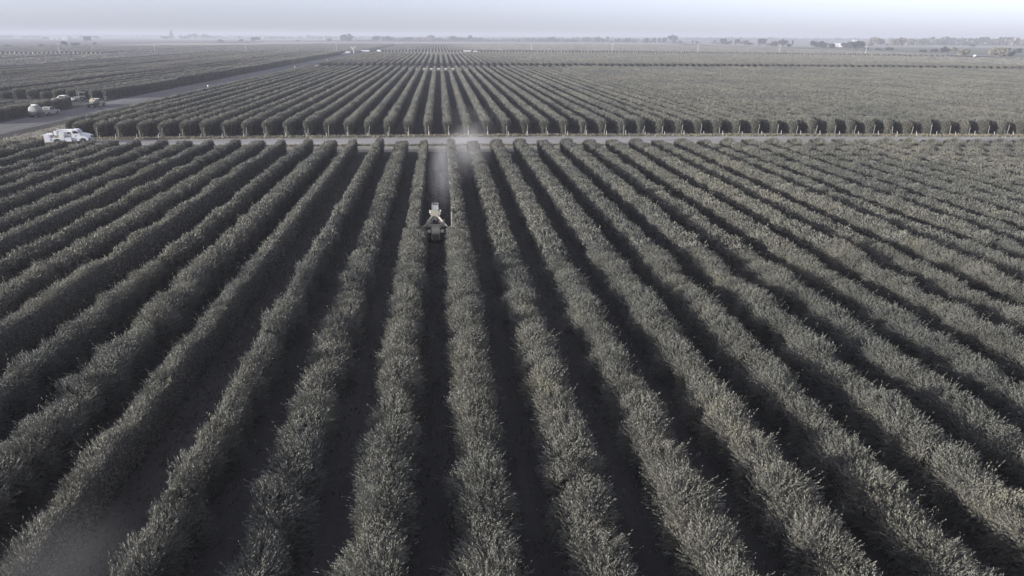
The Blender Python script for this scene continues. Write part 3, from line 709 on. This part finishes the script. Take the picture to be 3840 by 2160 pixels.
# hedging tractor in the lane, facing the camera
def hedger(loc, rz):
    e = empty('hedging_tractor', loc, rz); tag(e, 'dusty hedging tractor with two cutter arms working in the lane', 'tractor')
    for x, r, w in ((0.0, 0.66, 0.34), (2.2, 0.5, 0.28)):
        for y in (-0.62, 0.62): wheel(e, x, y, r, w, OLIVE)
    B().box(-0.9, 2.7, -0.3, 0.3, 0.45, 0.75, 0.03).build('chassis', DARKST, e)
    ec = B().prism([(1.15, 0.5), (1.15, 1.26), (2.3, 1.2), (2.72, 1.1), (2.82, 0.95), (2.82, 0.3)], -0.4, 0.4, 0.06).build('engine_cover', OLIVE, e)
    mb = B()
    for k in range(7): mb.box(2.825, 2.84, -0.3, 0.3, 0.36 + k * 0.075, 0.40 + k * 0.075)
    mb.build('grille', DARKST, ec)
    for s in (-1, 1): B().ball((2.8, s * 0.27, 0.99), 0.075, 2, (0.5, 1, 1)).build('headlight', LAMP, ec)
    B().box(2.78, 2.98, -0.44, 0.44, 0.2, 0.36, 0.03).build('front_weight', DARKST, e)
    for s in (-1, 1):
        B().prism([(1.75, 0.98), (1.85, 1.08), (2.55, 1.08), (2.65, 0.98)], *sorted((s * 0.46, s * 0.78))).build('fender', OLIVE, e)
    B().box(0.95, 1.35, -0.58, 0.58, 1.0, 1.36, 0.06).build('dash_cowl', OLIVE, e)
    B().box(-0.8, 1.1, -0.55, 0.55, 0.75, 1.0, 0.03).build('deck', DARKST, e)
    for s in (-1, 1): B().prism([(-0.75, 1.0), (-0.55, 1.42), (0.55, 1.42), (0.75, 1.0)], *sorted((s * 0.46, s * 0.84))).build('fender', OLIVE, e)
    st = B().box(-0.3, 0.2, -0.25, 0.25, 1.0, 1.22, 0.04).build('seat', DARKST, e); B().box(-0.4, -0.3, -0.25, 0.25, 1.2, 1.75, 0.04).build('backrest', DARKST, st)
    # tower
    mast = B().box(0.4, 0.6, -0.4, -0.3, 1.0, 2.1, 0.02).box(0.4, 0.6, 0.3, 0.4, 1.0, 2.1, 0.02).build('mast', TAN, e)
    bm = B(); pl = [(-0.44, 2.5), (-0.5, 2.3), (-0.36, 2.12), (-0.42, 1.9), (-0.2, 1.78), (0.2, 1.78), (0.42, 1.9), (0.36, 2.12), (0.5, 2.3), (0.44, 2.5)]
    a_ = [bm.bm.verts.new((0.62, y, z)) for y, z in pl]; b_ = [bm.bm.verts.new((0.78, y, z - 0.02)) for y, z in pl]
    bm.bm.faces.new(a_); bm.bm.faces.new(list(reversed(b_)))
    for k in range(len(pl)): bm.bm.faces.new((a_[k], b_[k], b_[(k + 1) % len(pl)], a_[(k + 1) % len(pl)]))
    bm.build('carrier_plate', TAN, mast)
    B().box(0.25, 0.62, -0.34, 0.34, 2.45, 2.62, 0.03).build('hydraulic_block', TAN, mast)
    B().tube((0.82, 0.1, 1.62), (0.84, -0.08, 1.9), 0.03).build('hose', WHITE, mast)
    for s in (-1, 1):
        B().box(0.4, 0.62, s * 0.5 - 0.06, s * 0.5 + 0.06, 2.35, 2.62, 0.02).build('valve_bank', OFFW, mast)
        bo = B().tube((0.8, s * 0.3, 2.05), (2.5, s * 1.15, 1.4), 0.10, 0.08, 8).build('boom', TAN, e)
        B().tube((0.85, s * 0.2, 1.78), (1.8, s * 0.75, 1.5), 0.04).build('hydraulic_ram', GREYST, bo)
        B().tube((2.45, s * 1.15, 1.4), (2.6, s * 1.46, 1.5), 0.06).build('bar_bracket', TAN, bo)
        cb = B().box(2.5, 2.72, s * 1.5 - 0.05, s * 1.5 + 0.05, 0.8, 2.95, 0.015).build('cutter_bar', TAN, e)
        for z in (1.0, 1.42, 1.84, 2.26, 2.68):
            B().lathe([(-0.008, 0.26), (0.008, 0.26)], (2.61, s * 1.57, z), 'y', 18).build('saw_disc', GREYST, cb)
    # raised operator cage with pale screen behind the mast
    cg = B()
    for x in (-0.75, 0.05):
        for y in (-0.28, 0.28): cg.tube((x, y, 1.0), (x, y, 3.0), 0.03)
    cg.box(-0.8, -0.72, -0.3, 0.3, 2.96, 3.02, 0.01).box(0.02, 0.1, -0.3, 0.3, 2.96, 3.02, 0.01)
    for y in (-0.28, 0.28): cg.box(-0.719, 0.019, y - 0.03, y + 0.03, 2.96, 3.02)
    cg.box(0.03, 0.075, -0.3, 0.3, 2.4, 2.45)
    cage = cg.build('operator_cage', DIMMED, e)
    B().box(0.04, 0.055, -0.25, 0.25, 2.46, 2.94).build('screen', PALEGLASS, cage)
    B().box(-0.7, -0.25, -0.24, 0.24, 2.2, 2.7, 0.03).build('oil_tank', GREYST, cage)
    mb = B()
    for s in (-1, 1): mb.box(0.0, 0.16, s * 0.42 - 0.07, s * 0.42 + 0.07, 2.35, 2.5, 0.02)
    mb.build('work_lamp', LAMP, cage)
    B().tube((0.95, 0.3, 1.7), (0.95, 0.3, 2.35), 0.035).build('exhaust', DARKST, e)
    return e
hedger((-0.85, 65.2, 0), R(-90))

# ------------------------------------------------------------------ small things along the tracks
mk = B().tube((0, 0, 0), (0, 0, 1.1), 0.05, n=8).mesh('marker_stem', GREYST); mc = B().ball((0, 0, 1.25), 0.28).mesh('marker_cap', WHITE)
for n_, (x, y) in zip(('nearest', 'middle', 'farthest'), ((-81.2, 262), (-81.5, 420), (-81.5, 540))):
    e = empty('marker_post', (x, y, 0.0)); tag(e, f'white capped marker post beside the raised track, {n_} of three', 'marker')
    link(bpy.data.objects.new('post', mk), e); link(bpy.data.objects.new('cap', mc), e)
e = empty('irrigation_pipe', (-10.5, 415, 0)); tag(e, 'long white irrigation pipe lying across the farm track', 'pipe')
B().tube((0, 0, 0.35), (19.5, 0, 0.35), 0.22, n=12).build('pipe', OFFW, e)
mb = B()
for x in (0.5, 6.5, 13, 19): mb.lathe([(-0.06, 0.27), (0.06, 0.27)], (x, 0, 0.35), 'x', 12)
mb.build('coupling', GREYST, e)
e = empty('pipe_gate', (-72.2, 128.6, 0)); tag(e, 'thin rusty two-post gate frame beside the white truck', 'gate')
B().tube((0, 0, 0), (0.0, 0, 1.6), 0.045).tube((0.75, 0, 0), (0.75, 0, 1.7), 0.045).build('post', BARK, e)
B().tube((0, 0, 0.85), (0.75, 0, 0.85), 0.02).build('crossbar', BARK, e)
# far parked vehicles at the second crossing
def far_trailer(loc, rz, L, h, label):
    e = empty('farm_trailer', loc, rz); tag(e, label, 'trailer')
    B().box(0, L, -1.1, 1.1, 0.9, 0.9 + h, 0.05).build('box', WHITE, e)
    B().box(0.1, L - 0.1, -0.5, 0.5, 0.6, 0.9).build('chassis', DARKST, e)
    for x in (1.2, L - 1.2):
        for y in (-1.0, 1.0): wheel(e, x, y, 0.42, 0.3)
    B().tube((L, 0, 0.7), (L + 1.2, 0, 0.7), 0.06).build('drawbar', DARKST, e)
far_trailer((-93.5, 742, 0), R(5), 4.2, 2.0, 'white box trailer by the bare pale tree at far track')
pickup('pickup_truck', (-95, 733, 0.0), R(2), WHITE, 'tiny white pickup below the box trailer at far track')
far_trailer((-88.5, 842, 0), R(2), 9.5, 1.1, 'long low white trailer at the far track crossing')
far_trailer((-70.5, 843, 0), R(2), 3.8, 1.6, 'short white trailer at the far track, right of the long one')
far_trailer((28, 851, 0), R(1), 8.5, 0.9, 'long white flat trailer at the far crossing, right of centre')
pickup('pickup_truck', (40.5, 852, 0), R(4), WHITE, 'white pickup beside the flat trailer at the far crossing')
pickup('pickup_truck', (540, 690, 0), R(30), WHITE, 'white pickup by the willows at the right field corner')
# utility poles
pp = B().tube((0, 0, 0), (0, 0, 10.2), 0.2, 0.14, 8).mesh('pole_shaft', PALEBARK); ca = B().box(-1.1, 1.1, -0.07, 0.07, 9.5, 9.68).mesh('crossarm', WOOD)
ins = B().tube((0, 0, 9.68), (0, 0, 9.95), 0.06).mesh('insulator', GREYST)
for k, (x, y) in enumerate([(-344, 702), (-280, 755), (-199.6, 782), (-109, 794), (109, 862), (200.4, 837), (289, 797), (364, 754), (440, 718)]):
    e = empty('utility_pole', (x, y, 0), R(-12)); tag(e, f'{nth(k + 1)} wooden utility pole from the left along the far track', 'pole', 'utility poles along the far track')
    link(bpy.data.objects.new('shaft', pp), e); link(bpy.data.objects.new('crossarm', ca), e)
    for dx in (-0.95, 0.95):
        o = link(bpy.data.objects.new('insulator', ins), e); o.location.x = dx
# the pale bare tree
def limb(b, p, d, L, r, depth):
    q = p + d * L; b.tube(p, q, r, r * 0.65, 6)
    if depth:
        for _ in range(3):
            nd = (d + Vector((random.gauss(0, .5), random.gauss(0, .5), random.gauss(0.1, .3)))).normalized(); limb(b, p + d * L * random.uniform(0.6, 1), nd, L * 0.62, r * 0.6, depth - 1)
e = empty('bare_tree', (-86.5, 752, 0)); tag(e, 'pale bare tree standing at the end of the raised track', 'tree')
b = B(); b.tube((0, 0, 0), (0.1, 0, 4.2), 0.38, 0.28, 8); b.build('trunk', PALEBARK, e)
b = B()
for _ in range(5): limb(b, Vector((0.1, 0, random.uniform(3.4, 4.2))), Vector((random.gauss(0, .5), random.gauss(0, .5), 1)).normalized(), 2.6, 0.2, 2)
b.build('branches', PALEBARK, e)

# ------------------------------------------------------------------ trees
def crown(seed, n=700, kind='d'):
    """unit crown: height 1 (0.12..1), width 1"""
    g = np.random.default_rng(seed); nb = 18 if kind != 'c' else 10
    if kind == 'c':
        t = np.linspace(0.15, 0.95, nb); c = np.stack([g.normal(0, .05, nb), g.normal(0, .05, nb), t], 1); br = 0.42 * (1 - t) + 0.1
    else:
        a = g.uniform(0, 6.28, nb); t = g.uniform(0, 1, nb) ** 0.55; rr = 0.36 * t
        c = np.stack([rr * np.cos(a), rr * np.sin(a), 0.2 + 0.6 * g.uniform(0, 1, nb) * (1 - 0.3 * t)], 1); br = g.uniform(0.15, 0.25, nb)
        if kind == 'p': br *= 0.85
    k = g.integers(0, nb, n); dv = g.normal(0, 1, (n, 3)); dv /= np.linalg.norm(dv, axis=1)[:, None]
    C = c[k] + dv * (br[k] * g.uniform(0.6, 1.08, n))[:, None] * np.array([1, 1, 0.9])
    C[:, 2] = np.clip(C[:, 2], 0.06, 1.0)
    d1 = g.normal(0, 1, (n, 3)); d1 /= np.linalg.norm(d1, axis=1)[:, None]; d2 = np.cross(d1, g.normal(0, 1, (n, 3))); d2 /= np.linalg.norm(d2, axis=1)[:, None]
    s = g.uniform(0.05, 0.10, n)[:, None]; d1 *= s; d2 *= s * 0.75
    q = np.stack([C - d1, C + d2, C + d1, C - d2], 1).reshape(-1, 3)
    return mesh_np('crown', q, np.arange(n * 4).reshape(-1, 4), [TREE_P if kind == 'p' else TREE_D])
def trunk_mesh(seed, m):
    random.seed(seed); b = B(); b.tube((0, 0, 0), (0.01, 0, 0.42), 0.035, 0.022, 7)
    for _ in range(5):
        a = random.uniform(0, 6.28); b.tube((0.005, 0, random.uniform(0.2, 0.4)), (0.25 * math.cos(a), 0.25 * math.sin(a), random.uniform(0.5, 0.75)), 0.016, 0.006, 5)
    return b.mesh('trunk', m)
CR = {k: [crown(200 + i + 31 * ord(k), 700, k) for i in range(5)] for k in 'dpc'}
TK = {k: [trunk_mesh(300 + i, BARK) for i in range(3)] for k in 'dpc'}
random.seed(21)
TREES = """-1990,3618,11.8,49.0,d -611,1110,4.3,11.3,p -1880,3562,9.8,24.2,d -1918,3703,10.5,34.6,d -1902,3723,10.6,19.0,d -583,1145,4.4,6.8,d -1384,2747,9.5,18.7,p -587,1164,2.4,8.0,d -576,1166,2.7,9.0,d -601,1246,8.4,8.0,d -1408,2975,9.0,7.6,d -569,1215,6.0,11.5,d -1664,3624,11.6,21.7,d -603,1326,1.7,5.7,p -888,1963,15.2,15.1,d -608,1369,4.7,5.9,d -1394,3157,11.4,24.4,d -1059,2976,13.3,28.3,d -1203,3467,33.5,21.0,c -1171,3495,16.6,18.2,d -1072,3252,14.0,16.9,d -1142,3520,22.7,18.3,d -1124,3536,24.4,24.6,d -1105,3553,15.3,18.5,d -1089,3567,23.1,21.7,d -1072,3582,15.4,24.9,d -1056,3596,10.8,18.8,d -1129,3932,15.2,24.0,d -546,1906,7.7,16.6,p -1112,3949,8.5,13.8,d -1099,3962,6.8,10.4,d -1065,3996,10.3,12.2,d -522,2010,7.8,10.5,d -1034,4027,10.4,14.1,p -536,2228,13.8,23.4,d -1031,4452,16.1,19.5,d -1074,4704,12.2,24.7,d -793,3570,15.7,18.8,d -799,3696,15.7,19.5,d -804,3822,12.6,20.1,d -825,4011,10.7,14.1,d -406,2163,5.6,7.6,d -678,3928,20.3,20.8,d -658,3946,13.6,24.3,d -641,3961,10.2,14.0,d -350,2185,4.7,5.8,p -339,2190,3.8,17.4,p -321,2197,9.5,12.6,d -293,2281,22.0,12.1,d -269,2218,25.4,29.5,d -238,2231,4.8,11.9,d -230,2308,3.4,24.6,d -219,2365,4.1,12.6,d -194,2323,18.4,24.8,d -173,2332,16.5,12.5,p -157,2339,19.5,20.8,d -145,2344,14.5,12.5,p -132,2349,11.5,12.6,p -120,2354,10.5,8.4,d -108,2359,14.6,19.0,d -92,2366,13.7,19.0,d -77,2372,6.5,10.6,d -60,2379,7.6,12.8,d -45,2386,9.7,12.8,d -27,2393,24.1,25.7,p -16,2398,7.6,17.2,d 1,2405,13.9,17.3,d 20,2413,7.7,21.7,d 47,2424,19.2,24.0,d 66,2432,15.1,17.5,d 82,2439,13.0,15.4,d 102,2447,21.5,15.4,d 122,2456,9.9,13.3,d 134,2380,8.2,12.9,d 160,2391,5.2,13.0,d 189,2403,5.2,8.7,d 205,2409,8.3,10.9,d 221,2416,8.3,10.9,d 237,2345,9.7,8.5,d 255,2352,9.7,12.8,d 282,2363,7.7,6.4,d 298,2369,8.8,12.9,d 312,2325,9.0,12.7,d 325,2330,11.0,14.8,d 336,2287,8.3,12.5,d 354,2293,17.2,23.0,d 372,2300,10.3,14.7,d 406,2312,10.4,12.7,d 408,2244,10.6,14.4,d 422,2249,8.7,12.3,d 474,2386,13.4,8.7,d 486,2391,18.5,17.5,d 483,2271,16.6,12.5,p 483,2205,19.6,16.2,d 499,2210,14.9,12.2,d 531,2288,20.7,12.6,p 517,2174,6.6,10.0,d 542,2225,13.1,10.2,d 553,2229,14.1,10.3,d 569,2234,9.3,8.2,d 571,2192,16.1,18.2,d 591,2199,7.6,14.2,d 603,2102,17.3,15.5,d 618,2107,5.5,11.7,d 631,2111,17.4,9.8,d 647,2116,18.4,7.8,d 665,2122,17.5,13.8,d 692,2130,24.6,23.7,d 719,2139,7.5,11.9,d 690,1950,11.1,4.5,d 704,1954,8.6,9.1,d 733,1913,4.7,5.4,d 762,1970,11.2,7.4,d 724,1850,4.4,6.9,d 691,1730,17.5,19.4,d 709,1734,10.7,9.7,p 716,1710,15.0,12.8,d 709,1671,9.6,6.3,d 707,1634,12.7,16.9,d 771,1749,3.9,11.5,d 708,1556,17.2,16.1,d 675,1449,7.1,10.9,p 664,1402,12.4,13.2,d 660,1358,14.8,16.7,d 674,1361,7.9,7.7,d 705,1409,13.8,3.3,d 671,1260,13.3,13.1,d 675,1246,14.5,10.6,d 664,1211,11.4,9.2,d 661,1178,10.5,12.3,d 725,1254,10.1,9.5,d 714,1218,13.1,11.6,d 635,1060,14.8,17.2,d 668,1090,3.9,6.3,d 962,1554,7.7,8.9,d 1007,1617,21.0,27.8,p 655,1037,3.3,7.9,d 1029,1622,18.2,12.4,p 1004,1562,4.9,6.0,d 663,1023,5.4,10.8,d 984,1507,20.3,18.8,p 1005,1511,21.1,17.4,p 1066,1574,19.9,15.1,p 632,903,3.7,7.8,d 651,905,5.4,8.7,d 650,886,8.5,10.3,d 677,907,7.0,10.5,p 534,699,9.6,8.8,p 1226,1605,11.7,15.5,d 1073,1385,7.0,10.7,d 589,727,10.0,7.8,p 568,689,11.8,15.5,p 580,690,5.4,5.4,d 727,856,7.1,8.4,d"""
lst = [(float(a), float(b), float(c), float(w), k) for a, b, c, w, k in (t.split(',') for t in TREES.split())]
zones = [(-2100, 'on the far left skyline'), (-700, 'in the distant farmstead belt at left'), (-300, 'in the open fields at left'), (130, 'in the tree belt behind the central rows'), (730, 'in the tree belt right of centre'), (5000, 'along the pale side road at right')]
def zone(x, y):
    if x < -300: return ('in the open fields at left' if y < 2500 else 'on the skyline at left')
    if x < 130: return 'in the tree belt behind the central rows'
    if y > 2000: return 'in the tree belt right of centre'
    if x > 950: return 'on the skyline at right'
    return 'along the pale side road at right'
cnt = {}
KW = {'d': 'dark round tree', 'p': 'pale loose tree', 'c': 'tall dark conifer'}
for x, y, h, w, k in lst:
    z = zone(x, y); key = (z, k); cnt[key] = cnt.get(key, 0) + 1
    e = empty('tree', (x, y, 0), random.uniform(0, 6.28))
    tag(e, f'{nth(cnt[key])} {KW[k]} from the left {z}', 'tree', 'trees ' + z)
    hh = h * 1.03; ww = w * random.uniform(1.12, 1.3)
    t = link(bpy.data.objects.new('trunk', random.choice(TK[k])), e); t.scale = (min(ww, hh), min(ww, hh), hh)
    c = link(bpy.data.objects.new('crown', random.choice(CR[k])), e); c.scale = (ww, ww, hh)
# far woodland on the horizon: one mass
def woodland():
    V = []; n = 0
    for (x0, x1, y0, y1, hh, dens) in [(-4300, 4600, 4700, 6000, 11.5, 4200), (-900, 1500, 3300, 3900, 11, 700), (-2300, -1200, 3200, 3900, 8, 300), (1150, 4400, 3000, 4300, 13, 2600), (-150, 760, 2440, 2800, 11, 600), (0.68, 0.98, 1650, 2200, 15, 700), (-280, 700, 2200, 2330, 4.5, 420)]:
        m = dens; cx = RNG.uniform(x0, x1, m); cy_ = RNG.uniform(y0, y1, m); cx = cx * cy_ if x1 < 2 else cx; h = hh * RNG.uniform(0.55, 1.15, m) * (0.85 + 0.25 * np.sin(cx / 130) * np.sin(cx / 47))
        for _ in range(11):
            a = RNG.uniform(0, 6.28, m); rr = RNG.uniform(0, 1, m) * h * 0.55
            C = np.stack([cx + rr * np.cos(a), cy_ + rr * np.sin(a), h * RNG.uniform(0.1, 1.0, m)], 1)
            d1 = RNG.normal(0, 1, (m, 3)); d1 /= np.linalg.norm(d1, axis=1)[:, None]; d2 = np.cross(d1, RNG.normal(0, 1, (m, 3))); d2 /= np.linalg.norm(d2, axis=1)[:, None]
            s = (h * RNG.uniform(0.16, 0.34, m))[:, None]
            q = np.stack([C - d1 * s, C + d2 * s, C + d1 * s, C - d2 * s], 1); q[..., 2] = np.maximum(q[..., 2], 0); V.append(q.reshape(-1, 3))
    V = np.concatenate(V); return mesh_np('distant_woodland', V, np.arange(len(V)).reshape(-1, 4), [TREE_P, TREE_D], face_mat=(RNG.uniform(0, 1, len(V) // 4) < 0.8).astype(int))
tag(link(bpy.data.objects.new('distant_woodland', woodland())), 'hazy far woodland closing the horizon', 'woodland', kind='stuff')

# ------------------------------------------------------------------ farm buildings far off
def shed(x, y, L, W_, h, rz, label):
    e = empty('farm_shed', (x, y, 0), rz); tag(e, label, 'building')
    w = B().box(-L / 2, L / 2, -W_ / 2, W_ / 2, 0, h).build('wall', WALLM, e)
    B().prism([(-L / 2 - 0.4, h + 0.02), (-L / 2 - 0.4, h + 0.2), (L / 2 + 0.4, h + 0.2), (L / 2 + 0.4, h + 0.02)], -W_ / 2 - 0.4, W_ / 2 + 0.4).build('eave', ROOFM, e)
    bm = bmesh.new(); a = [bm.verts.new(p) for p in ((-L / 2 - .4, -W_ / 2 - .5, h + .21), (L / 2 + .4, -W_ / 2 - .5, h + .21), (L / 2 + .4, W_ / 2 + .5, h + .21), (-L / 2 - .4, W_ / 2 + .5, h + .21), (-L / 2 - .4, 0, h + W_ * .22), (L / 2 + .4, 0, h + W_ * .22))]
    for f in ((0, 1, 5, 4), (2, 3, 4, 5), (0, 4, 3), (1, 2, 5), (0, 3, 2, 1)): bm.faces.new([a[i] for i in f])
    me = bpy.data.meshes.new('roof'); bm.to_mesh(me); bm.free(); me.materials.append(ROOFM); link(bpy.data.objects.new('roof', me), e)
    B().box(-L * 0.1, L * 0.1, -W_ / 2 - 0.06, -W_ / 2 - 0.01, 0, h * 0.75).build('door', GREYST, e)
for a in [(-1530, 3040, 24, 14, 4, 'pale tan farm shed on the left skyline'), (-1239, 2518, 26, 10, 5.5, 'longest white shed left of the tall fields trees'),
          (-1125, 2343, 14, 8, 3.5, 'low white shed just right of the long one at left'), (-1334, 2782, 16, 10, 6, 'white square shed behind the long shed at left'),
          (-1170, 3440, 14, 8, 4, 'small white house left of the dark conifer belt'), (-1095, 3500, 18, 9, 4, 'white shed below the dark trees near the conifer'),
          (-1000, 4300, 30, 12, 5, 'wide white shed on the skyline between tree groups'), (-500, 4300, 30, 16, 7, 'white barn behind the big tree left of centre'),
          (560, 2700, 14, 8, 6, 'small white house in the central right tree belt'), (606, 2500, 22, 10, 7, 'white barn in the tree belt right of centre'),
          (2100, 4050, 50, 16, 9, 'long white hall on the right skyline'), (780, 1375, 20, 10, 5, 'white plastic tunnel shed by the roadside trees'),
          (1750, 2950, 16, 9, 6, 'white barn on the right skyline above roadside trees')]:
    shed(a[0], a[1], a[2], a[3], a[4], R(random.uniform(-12, 12)), a[5])
e = empty('white_silo', (2250, 3900, 0)); tag(e, 'thin white silo on the right skyline', 'silo')
B().tube((0, 0, 0), (0, 0, 20), 3.2, n=14).build('drum', ROOFM, e); B().tube((0, 0, 20), (0, 0, 23), 3.3, 0.4, n=14).build('cone_roof', ROOFM, e)

# ------------------------------------------------------------------ dust and haze
def dust(name, loc, size, dens, label, rz=0.0, scale=1.6, seed=0.0, soft=0.97):
    me = B().ball((0, 0, 0), 1.0, 3).mesh(name, None) if False else None
    bm = bmesh.new(); bmesh.ops.create_icosphere(bm, subdivisions=3, radius=1.0); me = bpy.data.meshes.new(name); bm.to_mesh(me); bm.free()
    m = bpy.data.materials.new(name); m.use_nodes = True; n = m.node_tree.nodes; l = m.node_tree.links; n.remove(n['Principled BSDF'])
    v = n.new('ShaderNodeVolumePrincipled'); v.inputs['Color'].default_value = (0.9, 0.89, 0.88, 1)
    tc = n.new('ShaderNodeTexCoord'); ln = n.new('ShaderNodeVectorMath'); ln.operation = 'LENGTH'; l.new(tc.outputs['Object'], ln.inputs[0])
    r = n.new('ShaderNodeMapRange'); r.interpolation_type = 'SMOOTHSTEP'; r.inputs[1].default_value = 1.0; r.inputs[2].default_value = 1.0 - soft; r.inputs[3].default_value = 0; r.inputs[4].default_value = dens
    l.new(ln.outputs['Value'], r.inputs[0])
    t = noise(n, l, scale, 3, 0.55, vec=tc.outputs['Object']); r2_ = n.new('ShaderNodeMapRange'); r2_.inputs[1].default_value = 0.38; r2_.inputs[2].default_value = 0.68; r2_.inputs[3].default_value = 0.4; r2_.inputs[4].default_value = 1.2
    l.new(t.outputs[0], r2_.inputs[0]); mu = n.new('ShaderNodeMath'); mu.operation = 'MULTIPLY'; l.new(r.outputs[0], mu.inputs[0]); l.new(r2_.outputs[0], mu.inputs[1])
    l.new(mu.outputs[0], v.inputs['Density']); l.new(v.outputs[0], n['Material Output'].inputs['Volume'])
    me.materials.append(m); o = link(bpy.data.objects.new(name, me)); o.location = loc; o.scale = size; o.rotation_euler = (0, 0, rz)
    tag(o, label, 'dust', kind='stuff'); return o
dust('dust', (-0.3, 90, 1.5), (2.1, 28, 2.6), 0.05, 'thin dust hanging in the lane behind the hedging tractor')
dust('dust', (3.4, 104, 2.4), (4.6, 30, 3.0), 0.026, 'thin dust drifting over the hedges right of the tractor lane', R(-4))
dust('dust', (6.0, 142, 2.0), (7.5, 24, 3.2), 0.005, 'thin dust blown across the gravel road into the second block')
dust('dust', (-12.5, 16.8, 1.5), (3.0, 6.5, 3.0), 0.05, 'dust cloud at the bottom left between trimmed hedges')
hb = B().box(-6900, 6900, -6900, 6900, -1.2, 36)
hm = bpy.data.materials.new('haze'); hm.use_nodes = True; n = hm.node_tree.nodes; n.remove(n['Principled BSDF'])
v = n.new('ShaderNodeVolumePrincipled'); v.inputs['Color'].default_value = (0.50, 0.52, 0.59, 1); v.inputs['Density'].default_value = 0.00036; v.inputs['Anisotropy'].default_value = 0.0
hm.node_tree.links.new(v.outputs[0], n['Material Output'].inputs['Volume'])
tag(hb.build('haze', hm), kind='stuff')
